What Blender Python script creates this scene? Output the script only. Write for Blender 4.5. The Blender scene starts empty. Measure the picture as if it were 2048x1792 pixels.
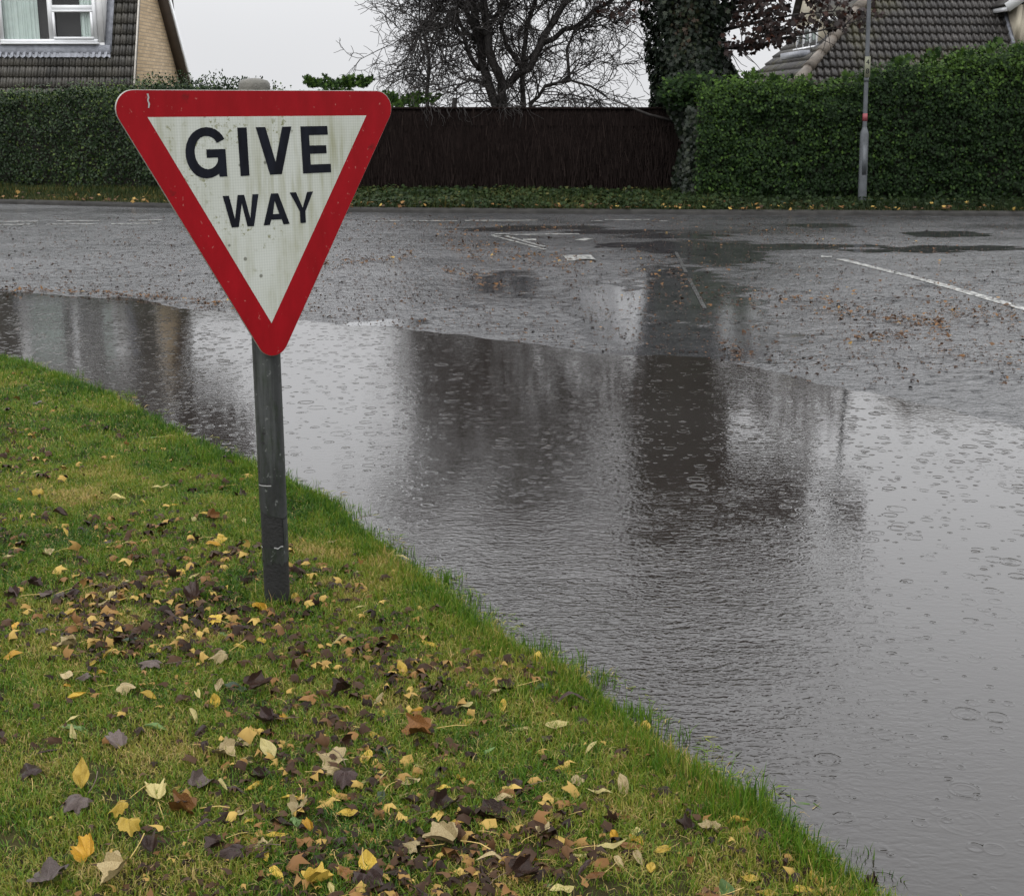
import bpy, math, random
import numpy as np
from mathutils import Vector

# ------------------------------------------------------------------ scene, camera, light
scene = bpy.context.scene
COL = scene.collection
random.seed(7)
RNG = np.random.default_rng(11)

F_PX, CAM_H = 2724.0, 1.65
PITCH = math.atan(696 / F_PX)
cd = bpy.data.cameras.new('camera')
cam = bpy.data.objects.new('camera', cd)
COL.objects.link(cam)
cam.location = (0, 0, CAM_H)
cam.rotation_euler = (math.pi / 2 - PITCH, 0, 0)
cd.sensor_fit = 'HORIZONTAL'
cd.sensor_width = 36
cd.lens = 36 * F_PX / 2048
cd.clip_start = 0.05
cd.clip_end = 2000
scene.camera = cam

SUN_EL, SUN_ROT = math.radians(52), math.radians(205)
world = bpy.data.worlds.new('World')
scene.world = world
world.use_nodes = True
wn, wl = world.node_tree.nodes, world.node_tree.links
bg = wn['Background']
sky = wn.new('ShaderNodeTexSky')
sky.sky_type = 'NISHITA'
sky.sun_disc = False
sky.sun_elevation = SUN_EL
sky.sun_rotation = SUN_ROT
sky.air_density = 1.0
sky.dust_density = 5.0
hs = wn.new('ShaderNodeHueSaturation')
hs.inputs['Saturation'].default_value = 0.1
wl.new(sky.outputs[0], hs.inputs['Color'])
tc = wn.new('ShaderNodeTexCoord')
sp = wn.new('ShaderNodeSeparateXYZ')
wl.new(tc.outputs['Generated'], sp.inputs[0])
mr = wn.new('ShaderNodeFloatCurve')         # overcast: the sky brightens from the horizon to the zenith
cv = mr.mapping.curves[0]
cv.points[0].location = (0.0, 0.355)
cv.points[1].location = (1.0, 1.0)
for a_, b_ in ((0.07, 0.385), (0.25, 0.66), (0.5, 0.84)):
    cv.points.new(a_, b_)
mr.mapping.update()
wl.new(sp.outputs['Z'], mr.inputs['Value'])
mr2 = wn.new('ShaderNodeMath'); mr2.operation = 'MULTIPLY'
wl.new(mr.outputs[0], mr2.inputs[0]); mr2.inputs[1].default_value = 25.0
cn = wn.new('ShaderNodeTexNoise')
cn.inputs['Scale'].default_value = 2.2
cn.inputs['Detail'].default_value = 3.0
wl.new(tc.outputs['Generated'], cn.inputs['Vector'])
cm = wn.new('ShaderNodeMapRange')
cm.inputs['From Min'].default_value = 0.3
cm.inputs['From Max'].default_value = 0.7
cm.inputs['To Min'].default_value = 0.94
cm.inputs['To Max'].default_value = 1.05
wl.new(cn.outputs['Fac'], cm.inputs['Value'])
mm = wn.new('ShaderNodeMath'); mm.operation = 'MULTIPLY'
wl.new(mr2.outputs[0], mm.inputs[0]); wl.new(cm.outputs[0], mm.inputs[1])
vs = wn.new('ShaderNodeVectorMath'); vs.operation = 'SCALE'
vs.inputs[0].default_value = (0.985, 0.995, 1.02)
wl.new(mm.outputs[0], vs.inputs['Scale'])
mx = wn.new('ShaderNodeMixRGB')
mx.inputs['Fac'].default_value = 0.12
wl.new(vs.outputs[0], mx.inputs['Color1'])
wl.new(hs.outputs[0], mx.inputs['Color2'])
wl.new(mx.outputs[0], bg.inputs['Color'])
bg.inputs['Strength'].default_value = 0.1

sd = bpy.data.lights.new('sun', 'SUN')
sd.energy = 0.6
sd.angle = math.radians(40)
sd.color = (1.0, 0.97, 0.93)
sun = bpy.data.objects.new('sun', sd)
COL.objects.link(sun)
sv = Vector((math.sin(SUN_ROT) * math.cos(SUN_EL), math.cos(SUN_ROT) * math.cos(SUN_EL), math.sin(SUN_EL)))
sun.rotation_euler = sv.to_track_quat('Z', 'Y').to_euler()

scene.view_settings.view_transform = 'Standard'
scene.view_settings.look = 'None'
scene.view_settings.gamma = 1
scene.view_settings.exposure = 0.0
scene.render.engine = 'CYCLES'

# ------------------------------------------------------------------ helpers
CP, SP = math.cos(PITCH), math.sin(PITCH)


def ray(px, py):
    xc, yc = (px - 1024) / F_PX, (896 - py) / F_PX
    return xc, CP + yc * SP, -SP + yc * CP


def ground(px, py, z=0.0):
    d = ray(px, py)
    t = (z - CAM_H) / d[2]
    return d[0] * t, d[1] * t


def at(px, py, Y):
    d = ray(px, py)
    t = Y / d[1]
    return Vector((d[0] * t, Y, CAM_H + d[2] * t))


def to_px(x, y, z):
    zz = z - CAM_H
    dep = y * CP - zz * SP
    up = y * SP + zz * CP
    return 1024 + F_PX * x / dep, 896 - F_PX * up / dep


def tag(o, label=None, cat=None, group=None, kind=None):
    for k, v in (('label', label), ('category', cat), ('group', group), ('kind', kind)):
        if v:
            o[k] = v
    return o


def empty(name, loc, label, cat, group=None, rz=0.0):
    o = bpy.data.objects.new(name, None)
    o.empty_display_size = 0.1
    COL.objects.link(o)
    o.location = loc
    o.rotation_euler = (0, 0, rz)
    return tag(o, label, cat, group)


def link(name, me, mat, parent=None, loc=None):
    if mat is not None and not me.materials:
        me.materials.append(mat)
    o = bpy.data.objects.new(name, me)
    COL.objects.link(o)
    if parent is not None:
        o.parent = parent
    if loc is not None:
        o.location = loc
    return o


def mesh_raw(name, V, loops, sizes, tint=None, smooth=False):
    V = np.asarray(V, np.float32)
    loops = np.asarray(loops, np.int32)
    sizes = np.asarray(sizes, np.int32)
    me = bpy.data.meshes.new(name)
    me.vertices.add(len(V))
    me.vertices.foreach_set('co', V.ravel())
    me.loops.add(len(loops))
    me.loops.foreach_set('vertex_index', loops)
    me.polygons.add(len(sizes))
    st = np.zeros(len(sizes), np.int32)
    st[1:] = np.cumsum(sizes)[:-1]
    me.polygons.foreach_set('loop_start', st)
    me.update(calc_edges=True)
    if smooth:
        me.polygons.foreach_set('use_smooth', np.ones(len(sizes), bool))
    if tint is not None:
        a = me.attributes.new('tint', 'FLOAT', 'POINT')
        a.data.foreach_set('value', np.asarray(tint, np.float32))
    return me


def grid_mesh(name, P, tint=None, smooth=True):
    """P: (n, m, 3) array of points."""
    n, m = P.shape[:2]
    i = np.arange(n - 1)[:, None] * m + np.arange(m - 1)[None, :]
    q = np.stack([i, i + 1, i + m + 1, i + m], -1).reshape(-1)
    return mesh_raw(name, P.reshape(-1, 3), q, np.full((n - 1) * (m - 1), 4), tint, smooth)


class MB:
    """collects simple shapes into one mesh"""
    def __init__(self):
        self.v, self.l, self.s, self.t = [], [], [], []
        self.tv = 0.5

    def add(self, V, faces):
        b = len(self.v)
        self.v.extend([tuple(p) for p in V])
        self.t.extend([self.tv] * len(V))
        for f in faces:
            self.l.extend([b + k for k in f])
            self.s.append(len(f))

    def box(self, lo, hi):
        x0, y0, z0 = lo
        x1, y1, z1 = hi
        self.add([(x0, y0, z0), (x1, y0, z0), (x1, y1, z0), (x0, y1, z0), (x0, y0, z1), (x1, y0, z1), (x1, y1, z1), (x0, y1, z1)],
                 [(0, 3, 2, 1), (4, 5, 6, 7), (0, 1, 5, 4), (1, 2, 6, 5), (2, 3, 7, 6), (3, 0, 4, 7)])

    def prism(self, poly, off):
        """poly: list of 3D points, off: extrusion vector"""
        n = len(poly)
        P = [Vector(p) for p in poly]
        Q = [p + Vector(off) for p in P]
        self.add(P + Q, [tuple(range(n - 1, -1, -1)), tuple(range(n, 2 * n))] +
                 [(i, (i + 1) % n, n + (i + 1) % n, n + i) for i in range(n)])

    def bar(self, a, b, w, h, up=(0, 0, 1)):
        a, b = Vector(a), Vector(b)
        d = (b - a).normalized()
        s = d.cross(Vector(up)).normalized()
        u = s.cross(d).normalized()
        c = []
        for p in (a, b):
            for i, j in ((-1, -1), (1, -1), (1, 1), (-1, 1)):
                c.append(p + s * (w / 2 * i) + u * (h / 2 * j))
        self.add(c, [(3, 2, 1, 0), (4, 5, 6, 7), (0, 1, 5, 4), (1, 2, 6, 5), (2, 3, 7, 6), (3, 0, 4, 7)])

    def tube(self, pts, rad, n=6, cap=True):
        pts = [Vector(p) for p in pts]
        V, fs = [], []
        ref = Vector((0.31, 0.72, 0.61))
        for i, p in enumerate(pts):
            d = (pts[min(i + 1, len(pts) - 1)] - pts[max(i - 1, 0)])
            if d.length < 1e-9:
                d = Vector((0, 0, 1))
            d.normalize()
            s = d.cross(ref)
            if s.length < 0.05:
                s = d.cross(Vector((1, 0, 0)))
            s.normalize()
            u = d.cross(s)
            r = rad[i] if hasattr(rad, '__len__') else rad
            for k in range(n):
                a = 2 * math.pi * k / n
                V.append(p + s * (r * math.cos(a)) + u * (r * math.sin(a)))
        for i in range(len(pts) - 1):
            for k in range(n):
                fs.append((i * n + k, i * n + (k + 1) % n, (i + 1) * n + (k + 1) % n, (i + 1) * n + k))
        if cap:
            fs.append(tuple(range(n - 1, -1, -1)))
            fs.append(tuple((len(pts) - 1) * n + k for k in range(n)))
        self.add(V, fs)

    def lathe(self, prof, c=(0, 0, 0), n=24):
        """prof: list of (r, z) from bottom to top"""
        V, fs = [], []
        for r, z in prof:
            for k in range(n):
                a = 2 * math.pi * k / n
                V.append((c[0] + r * math.cos(a), c[1] + r * math.sin(a), c[2] + z))
        for i in range(len(prof) - 1):
            for k in range(n):
                fs.append((i * n + k, i * n + (k + 1) % n, (i + 1) * n + (k + 1) % n, (i + 1) * n + k))
        fs.append(tuple(range(n - 1, -1, -1)))
        fs.append(tuple((len(prof) - 1) * n + k for k in range(n)))
        self.add(V, fs)

    def build(self, name, mat, parent=None, smooth=False, loc=None):
        me = mesh_raw(name, self.v, self.l, self.s, self.t, smooth)
        return link(name, me, mat, parent, loc)


def smooth_by_angle(o, deg=40):
    me = o.data
    me.polygons.foreach_set('use_smooth', np.ones(len(me.polygons), bool))
    try:
        me.set_sharp_from_angle(angle=math.radians(deg))
    except Exception:
        pass


def norm(v):
    return v / np.maximum(np.linalg.norm(v, axis=-1, keepdims=True), 1e-9)


def cards(shape, faces, pos, axis, nrm, scale, tint):
    """many small faces in one mesh: the outline `shape` (x right, y along axis, z normal) at every pos"""
    pos, axis, nrm = (np.asarray(a, float) for a in (pos, axis, nrm))
    y = norm(axis)
    x = norm(np.cross(y, nrm))
    z = np.cross(x, y)
    S = np.asarray(shape, float)
    scale = np.asarray(scale, float)
    if scale.ndim == 1:
        scale = np.repeat(scale[:, None], 3, 1)
    S = S[None] * scale[:, None, :]
    V = pos[:, None, :] + S[:, :, 0:1] * x[:, None, :] + S[:, :, 1:2] * y[:, None, :] + S[:, :, 2:3] * z[:, None, :]
    M, n = len(pos), len(shape)
    fl = np.concatenate([np.asarray(f) for f in faces])
    loops = (np.arange(M)[:, None] * n + fl[None, :]).reshape(-1)
    sizes = np.tile([len(f) for f in faces], M)
    return V.reshape(-1, 3), loops, sizes, np.repeat(tint, n)


def join_raw(parts):
    V, L, S, T = [], [], [], []
    b = 0
    for v, l, s, t in parts:
        V.append(v); L.append(np.asarray(l) + b); S.append(s); T.append(t)
        b += len(v)
    return np.concatenate(V), np.concatenate(L), np.concatenate(S), np.concatenate(T)


_perm = np.random.default_rng(3).random((256, 256))


def vnoise(x, y):
    x, y = np.asarray(x, float), np.asarray(y, float)
    xi, yi = np.floor(x).astype(int), np.floor(y).astype(int)
    fx, fy = x - xi, y - yi
    fx, fy = fx * fx * (3 - 2 * fx), fy * fy * (3 - 2 * fy)
    g = lambda a, b: _perm[a & 255, b & 255]
    return (g(xi, yi) * (1 - fx) + g(xi + 1, yi) * fx) * (1 - fy) + (g(xi, yi + 1) * (1 - fx) + g(xi + 1, yi + 1) * fx) * fy


def fbm(x, y, o=3):
    r, a, t = 0, 0.5, 0
    for i in range(o):
        r = r + a * vnoise(x * 2 ** i + 17.3 * i, y * 2 ** i + 5.1 * i)
        t += a
        a *= 0.5
    return r / t


def sdf(px, py, line):
    """signed distance to a polyline; positive on the left of its direction"""
    px, py = np.asarray(px, float), np.asarray(py, float)
    best = np.full(px.shape, 1e9)
    sign = np.ones(px.shape)
    for (ax, ay), (bx, by) in zip(line[:-1], line[1:]):
        dx, dy = bx - ax, by - ay
        t = np.clip(((px - ax) * dx + (py - ay) * dy) / (dx * dx + dy * dy), 0, 1)
        qx, qy = px - ax - t * dx, py - ay - t * dy
        d = np.hypot(qx, qy)
        c = dx * (py - ay) - dy * (px - ax)
        m = d < best - 1e-9
        best = np.where(m, d, best)
        sign = np.where(m, np.where(c >= 0, 1, -1), sign)
    return best * sign


# ------------------------------------------------------------------ materials
class NT:
    def __init__(self, name):
        self.m = bpy.data.materials.new(name)
        self.m.use_nodes = True
        self.t = self.m.node_tree
        self.b = self.t.nodes['Principled BSDF']
        self.out = self.t.nodes['Material Output']

    def n(self, typ, **kw):
        nd = self.t.nodes.new('ShaderNode' + typ)
        for k, v in kw.items():
            if k.startswith('_'):
                setattr(nd, k[1:], v)
            else:
                self.set(nd, k.replace('__', ' '), v)
        return nd

    def set(self, nd, k, v):
        s = nd.inputs[int(k[1:])] if (k[0] == 'i' and k[1:].isdigit()) else nd.inputs[k]
        if hasattr(v, 'is_output'):
            self.t.links.new(v, s)
        else:
            if hasattr(s, 'default_value') and hasattr(s.default_value, '__len__') and not isinstance(v, str) and len(v) == 3 and len(s.default_value) == 4:
                v = (*v, 1)
            s.default_value = v

    def bs(self, **kw):
        for k, v in kw.items():
            self.set(self.b, k.replace('__', ' '), v)

    def math(self, op, a, b=None, clamp=False):
        nd = self.t.nodes.new('ShaderNodeMath')
        nd.operation = op
        nd.use_clamp = clamp
        self.set(nd, 'i0', a)
        if b is not None:
            self.set(nd, 'i1', b)
        return nd.outputs[0]

    def ramp(self, fac, stops):
        nd = self.t.nodes.new('ShaderNodeValToRGB')
        cr = nd.color_ramp
        while len(cr.elements) < len(stops):
            cr.elements.new(0.5)
        for e, (p, c) in zip(cr.elements, stops):
            e.position = p
            e.color = (*c, 1) if hasattr(c, '__len__') else (c, c, c, 1)
        self.t.links.new(fac, nd.inputs[0])
        return nd.outputs[0]

    def noise(self, scale, vec=None, detail=4, rough=0.55):
        nd = self.n('TexNoise', Scale=scale, Detail=detail, Roughness=rough)
        self.t.links.new(vec if vec is not None else self.obj(), nd.inputs['Vector'])
        return nd.outputs['Fac']

    def obj(self):
        if not hasattr(self, '_tc'):
            self._tc = self.t.nodes.new('ShaderNodeTexCoord')
        return self._tc.outputs['Object']

    def pos(self):
        if not hasattr(self, '_g'):
            self._g = self.t.nodes.new('ShaderNodeNewGeometry')
        return self._g.outputs['Position']

    def mapv(self, vec, scale=(1, 1, 1), loc=(0, 0, 0), rot=(0, 0, 0)):
        nd = self.t.nodes.new('ShaderNodeMapping')
        nd.inputs['Scale'].default_value = scale
        nd.inputs['Location'].default_value = loc
        nd.inputs['Rotation'].default_value = rot
        self.t.links.new(vec, nd.inputs['Vector'])
        return nd.outputs[0]

    def attr(self, name='tint'):
        nd = self.t.nodes.new('ShaderNodeAttribute')
        nd.attribute_name = name
        return nd.outputs['Fac']

    def mix(self, fac, a, b, blend='MIX'):
        nd = self.t.nodes.new('ShaderNodeMixRGB')
        nd.blend_type = blend
        self.set(nd, 'Fac', fac); self.set(nd, 'Color1', a); self.set(nd, 'Color2', b)
        return nd.outputs[0]

    def bump(self, h, dist, strength=1.0, normal=None):
        nd = self.n('Bump', Strength=strength, Distance=dist, Height=h)
        if normal is not None:
            self.t.links.new(normal, nd.inputs['Normal'])
        return nd.outputs[0]


def tint_mat(name, stops, rough=0.5, spec=0.4, trans=0.0, noise=0.0, nscale=6):
    k = NT(name)
    c = k.ramp(k.attr(), stops)
    if noise:
        n = k.noise(nscale, k.pos())
        c = k.mix(k.math('MULTIPLY', n, noise), c, (0.02, 0.02, 0.01))
    k.bs(Base__Color=c, Roughness=rough, Specular__IOR__Level=spec)
    if trans:
        tr = k.n('BsdfTranslucent', Color=c)
        ms = k.n('MixShader', Fac=trans)
        k.t.links.new(k.b.outputs[0], ms.inputs[1]); k.t.links.new(tr.outputs[0], ms.inputs[2])
        k.t.links.new(ms.outputs[0], k.out.inputs['Surface'])
    return k.m


def plain(name, col, rough=0.5, metal=0.0, var=0.25, scale=9.0, bump=0.0):
    k = NT(name)
    n = k.noise(scale)
    d = tuple(c * (1 - var) for c in col)
    l = tuple(min(1, c * (1 + var)) for c in col)
    k.bs(Base__Color=k.ramp(n, [(0.3, d), (0.7, l)]), Roughness=rough, Metallic=metal)
    if bump:
        k.bs(Normal=k.bump(k.noise(scale * 6), bump))
    return k.m


MAT = {}
# --- road
k = NT('wet_asphalt')
P = k.pos()
agg = k.n('TexVoronoi', Scale=85.0); k.t.links.new(P, agg.inputs['Vector'])
fine = k.noise(160, P, 2)
patch = k.noise(0.55, k.mapv(P, (0.6, 1.3, 1)), 4)
mid = k.noise(5.0, P, 4)
col = k.mix(k.ramp(mid, [(0.35, 0.0), (0.7, 1.0)]), (0.022, 0.022, 0.024), (0.05, 0.05, 0.052))
col = k.mix(k.ramp(agg.outputs['Color'], [(0.5, 0.0), (0.95, 0.5)]), col, (0.11, 0.11, 0.11))
film = k.math('MULTIPLY', k.ramp(patch, [(0.40, 1.0), (0.55, 0.0)]), 0.45)        # 1 = smooth water film
sx = k.n('SeparateXYZ'); k.t.links.new(P, sx.inputs[0])
wob = k.math('MULTIPLY', k.math('SUBTRACT', k.noise(3.6, k.mapv(P, (0.7, 1.0, 1)), 5), 0.5), 2.8)
for (a_, b_, ra, rb) in ((1015, 566, 0.42, 1.0), (1225, 600, 0.45, 1.6), (1385, 590, 0.6, 2.4), (1400, 665, 0.75, 0.7), (1385, 695, 0.8, 0.5), (1230, 650, 0.32, 0.8),
                         (1300, 493, 0.75, 0.5), (1400, 498, 0.95, 0.9), (1530, 496, 1.1, 0.4), (1440, 512, 0.6, 1.2), (1640, 494, 0.9, 0.2), (1905, 499, 1.0, 0.35), (1800, 504, 0.8, 0.25),
                         (1890, 470, 0.55, 0.5), (1645, 453, 0.55, 0.4), (1000, 461, 0.7, 0.35), (1110, 457, 0.9, 0.35), (1230, 466, 0.8, 0.35), (1340, 474, 0.8, 0.4), (780, 636, 0.4, 0.25), (1190, 615, 0.3, 0.25)):
    gx, gy = ground(a_, b_, 0.04)
    u_ = k.math('DIVIDE', k.math('SUBTRACT', sx.outputs['X'], gx), ra)
    v_ = k.math('DIVIDE', k.math('SUBTRACT', sx.outputs['Y'], gy), rb)
    q_ = k.math('ADD', k.math('ADD', k.math('MULTIPLY', u_, u_), k.math('MULTIPLY', v_, v_)), wob)
    film = k.math('MAXIMUM', film, k.ramp(q_, [(0.6, 1.0), (1.0, 0.0)]))
rough = k.math('ADD', k.math('MULTIPLY', k.math('SUBTRACT', 1.0, film), 0.21), 0.05)
hgt = k.math('ADD', k.math('MULTIPLY', agg.outputs['Distance'], 0.8), k.math('MULTIPLY', fine, 0.6))
bmp = k.n('Bump', Distance=0.003, Height=hgt)
k.set(bmp, 'Strength', k.math('ADD', k.math('MULTIPLY', k.math('SUBTRACT', 1.0, film), 0.6), 0.06))
und = k.bump(k.noise(26.0, P, 4, 0.7), 0.012, 0.0, bmp.outputs[0])
k.set(und.node, 'Strength', k.math('ADD', k.math('MULTIPLY', k.math('SUBTRACT', 1.0, film), 0.8), 0.03))
und2 = k.bump(k.noise(6.5, P, 4, 0.65), 0.035, 0.0, und)
k.set(und2.node, 'Strength', k.math('ADD', k.math('MULTIPLY', k.math('SUBTRACT', 1.0, film), 1.0), 0.01))
und = und2
pit = k.noise(11.0, P, 5, 0.68)
pit2 = k.noise(1.7, k.mapv(P, (0.5, 1.2, 1), (4, 1, 0)), 4)
wet = k.ramp(k.math('ADD', pit, k.math('MULTIPLY', k.math('SUBTRACT', pit2, 0.5), 0.5)), [(0.37, 0.0), (0.50, 1.0)])
wet = k.math('MAXIMUM', wet, film)
k.bs(Base__Color=col, Roughness=rough, Normal=und, IOR=1.6, Specular__IOR__Level=k.math('ADD', k.math('MULTIPLY', wet, 0.95), 0.05))
MAT['road'] = k.m

# --- flood water with rain rings
def ring(k, P, scale, rmax, w, amp, keep, seed):
    vec = k.mapv(P, (1, 1, 0), (seed, seed * 1.7, 0))
    v = k.n('TexVoronoi', Scale=scale, _voronoi_dimensions='2D')
    k.t.links.new(vec, v.inputs['Vector'])
    sc = k.n('SeparateColor'); k.t.links.new(v.outputs['Color'], sc.inputs[0])
    r = k.math('ADD', k.math('MULTIPLY', k.math('POWER', sc.outputs[0], 1.6), rmax), 0.04)
    x = k.math('DIVIDE', k.math('SUBTRACT', v.outputs['Distance'], r), w)
    g = k.math('POWER', 2.718, k.math('MULTIPLY', k.math('MULTIPLY', x, x), -1.0))
    x2 = k.math('DIVIDE', k.math('SUBTRACT', v.outputs['Distance'], k.math('MULTIPLY', r, 0.68)), w)
    g2 = k.math('MULTIPLY', k.math('POWER', 2.718, k.math('MULTIPLY', k.math('MULTIPLY', x2, x2), -1.0)), 0.5)
    on = k.math('GREATER_THAN', sc.outputs[1], keep)
    a = k.math('MULTIPLY', on, k.math('ADD', k.math('MULTIPLY', sc.outputs[2], 0.8), 0.2))
    return k.math('MULTIPLY', k.math('MULTIPLY', k.math('ADD', g, g2), a), amp)


k = NT('flood_water')
P = k.pos()
h = ring(k, P, 7.0, 0.26, 0.028, 1.0, 0.62, 1.3)
for args in ((9.0, 0.27, 0.036, 0.8, 0.62, 4.1), (5.2, 0.28, 0.020, 0.5, 0.78, 9.7), (13.0, 0.24, 0.045, 0.55, 0.6, 2.2), (11.0, 0.25, 0.036, 0.6, 0.65, 6.4)):
    h = k.math('ADD', h, ring(k, P, *args))
n1 = k.bump(h, 0.0012)
calm = k.noise(0.9, k.mapv(P, (1, 0.7, 0), (3.1, 0.4, 0)), 2)
# the long ripples run in the middle of the flood, the edges lie calm
sx = k.n('SeparateXYZ'); k.t.links.new(P, sx.inputs[0])
ex = k.math('DIVIDE', k.math('SUBTRACT', sx.outputs['X'], 0.3), 0.8)
ey = k.math('DIVIDE', k.math('SUBTRACT', sx.outputs['Y'], 3.9), 1.3)
g = k.math('POWER', 2.718, k.math('MULTIPLY', k.math('ADD', k.math('MULTIPLY', ex, ex), k.math('MULTIPLY', ey, ey)), -1.0))
amt = k.math('ADD', k.math('MULTIPLY', g, 1.0), k.math('MULTIPLY', k.ramp(calm, [(0.45, 0.0), (0.7, 1.0)]), 0.13), True)
amt = k.math('ADD', k.math('MULTIPLY', amt, k.ramp(k.noise(2.6, k.mapv(P, (0.7, 1.3, 0), (7, 2, 0)), 3), [(0.3, 0.35), (0.65, 1.15)])), 0.055, True)
w1 = k.n('TexNoise', Scale=26.0, Detail=2.0, Distortion=0.6)
k.t.links.new(k.mapv(P, (0.75, 1.5, 0), (0, 0, 0), (0, 0, 0.15)), w1.inputs['Vector'])
w2 = k.n('TexNoise', Scale=60.0, Detail=1.0, Distortion=0.3)
k.t.links.new(k.mapv(P, (0.8, 1.3, 0), (1, 5, 0), (0, 0, -0.3)), w2.inputs['Vector'])
wh = k.math('MULTIPLY', k.math('ADD', w1.outputs['Fac'], k.math('MULTIPLY', w2.outputs['Fac'], 0.4)), amt)
n2 = k.bump(wh, 0.006, 1.0, n1)
mud = k.ramp(k.noise(0.8, P, 3), [(0.3, (0.019, 0.016, 0.014)), (0.7, (0.027, 0.024, 0.022))])
k.bs(Base__Color=mud, Roughness=0.015, IOR=1.5, Normal=n2)
MAT['water'] = k.m

k = NT('puddle_water')
k.bs(Base__Color=(0.02, 0.02, 0.02), Roughness=0.03, IOR=1.333, Normal=k.bump(k.noise(8.0, k.pos(), 3), 0.004))
MAT['puddle'] = k.m

k = NT('road_paint')
n = k.noise(22.0, k.pos(), 5, 0.7)
m = k.math('MULTIPLY', k.ramp(n, [(0.46, 0.0), (0.56, 0.9)]), 1.0)
c = k.mix(k.noise(4.0, k.pos()), (0.36, 0.36, 0.34), (0.6, 0.6, 0.56))
k.bs(Base__Color=k.mix(m, (0.06, 0.06, 0.06), c), Roughness=0.3, Normal=k.bump(n, 0.003))
MAT['paint'] = k.m
MAT['worn_paint'] = plain('worn_road_paint', (0.07, 0.07, 0.069), 0.25, var=0.6, scale=16)

k = NT('verge_soil')
n = k.noise(7.0, k.pos(), 6)
k.bs(Base__Color=k.ramp(n, [(0.3, (0.018, 0.014, 0.008)), (0.55, (0.035, 0.032, 0.011)), (0.75, (0.055, 0.042, 0.02))]), Roughness=0.85, Specular__IOR__Level=0.08,
     Normal=k.bump(k.noise(60, k.pos(), 5), 0.01))
MAT['soil'] = k.m
MAT['ground'] = plain('earth', (0.06, 0.055, 0.03), 0.9, var=0.3, scale=2)
MAT['kerb'] = plain('wet_concrete', (0.03, 0.029, 0.027), 0.8, var=0.35, scale=7, bump=0.004)

for n_ in MAT['kerb'].node_tree.nodes:
    if n_.type == 'BSDF_PRINCIPLED':
        n_.inputs['Specular IOR Level'].default_value = 0.15
MAT['grass'] = tint_mat('grass_blades', [(0.0, (0.022, 0.065, 0.007)), (0.3, (0.075, 0.155, 0.012)), (0.55, (0.138, 0.19, 0.017)), (0.78, (0.235, 0.22, 0.04)), (1.0, (0.42, 0.30, 0.12))], 0.4, 0.22, 0.25)
MAT['far_grass'] = tint_mat('far_grass_blades', [(0.0, (0.005, 0.012, 0.003)), (0.5, (0.018, 0.034, 0.007)), (0.8, (0.06, 0.055, 0.014)), (1.0, (0.2, 0.15, 0.04))], 0.6, 0.15)
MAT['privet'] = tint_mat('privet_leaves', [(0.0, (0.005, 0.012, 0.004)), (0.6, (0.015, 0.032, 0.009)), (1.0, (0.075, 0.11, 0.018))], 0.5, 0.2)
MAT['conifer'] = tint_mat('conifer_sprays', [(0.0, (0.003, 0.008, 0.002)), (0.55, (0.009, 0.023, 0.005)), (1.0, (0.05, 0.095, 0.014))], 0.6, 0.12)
MAT['ivy'] = tint_mat('ivy_leaves', [(0.0, (0.003, 0.006, 0.003)), (0.6, (0.008, 0.015, 0.007)), (0.85, (0.022, 0.03, 0.012)), (1.0, (0.035, 0.022, 0.012))], 0.5, 0.25)
MAT['copper'] = tint_mat('copper_leaves', [(0.0, (0.008, 0.004, 0.003)), (0.6, (0.022, 0.009, 0.006)), (1.0, (0.075, 0.024, 0.012))], 0.5, 0.3, 0.12)
MAT['hedge_core'] = plain('hedge_twigs', (0.012, 0.011, 0.007), 0.95, var=0.4, scale=14)
MAT['bark'] = plain('wet_bark', (0.018, 0.015, 0.013), 0.65, var=0.4, scale=14, bump=0.01)
MAT['twig'] = plain('dark_twigs', (0.022, 0.018, 0.016), 0.65, var=0.4, scale=4)
MAT['litter'] = tint_mat('leaf_litter', [(0.0, (0.017, 0.010, 0.007)), (0.4, (0.06, 0.032, 0.017)), (0.7, (0.17, 0.085, 0.03)), (1.0, (0.38, 0.26, 0.07))], 0.5, 0.1)

# --- brushwood fence
k = NT('dark_brushwood')
v = k.mapv(k.pos(), (30, 30, 4))
n = k.noise(1.0, v, 5, 0.7)
k.bs(Base__Color=k.ramp(n, [(0.35, (0.008, 0.0055, 0.005)), (0.65, (0.021, 0.015, 0.0135))]), Roughness=0.85, Specular__IOR__Level=0.03, Normal=k.bump(n, 0.03))
MAT['brush'] = k.m
MAT['sticks'] = tint_mat('brushwood_sticks', [(0.0, (0.009, 0.0065, 0.006)), (0.7, (0.02, 0.0145, 0.013)), (1.0, (0.034, 0.025, 0.022))], 0.8, 0.03)

# --- roof tiles, bricks, house trim
def tile_mat(name, a, b, moss):
    k = NT(name)
    P = k.pos()
    t = k.attr()
    c = k.ramp(t, [(0.0, a), (1.0, b)])
    sp = k.noise(15, P, 4, 0.65)
    c = k.mix(k.ramp(sp, [(0.54, 0.0), (0.68, 0.65)]), c, (0.14, 0.13, 0.112))
    ms = k.noise(0.7, P, 4)
    c = k.mix(k.math('MULTIPLY', k.ramp(ms, [(0.52, 0.0), (0.68, 1.0)]), moss), c, (0.085, 0.08, 0.025))
    c = k.mix(k.ramp(k.noise(5, P, 4), [(0.4, 0.0), (0.75, 0.5)]), c, (0.03, 0.028, 0.026))
    k.bs(Base__Color=c, Roughness=0.5, Normal=k.bump(k.noise(40, P), 0.006))
    return k.m


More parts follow.
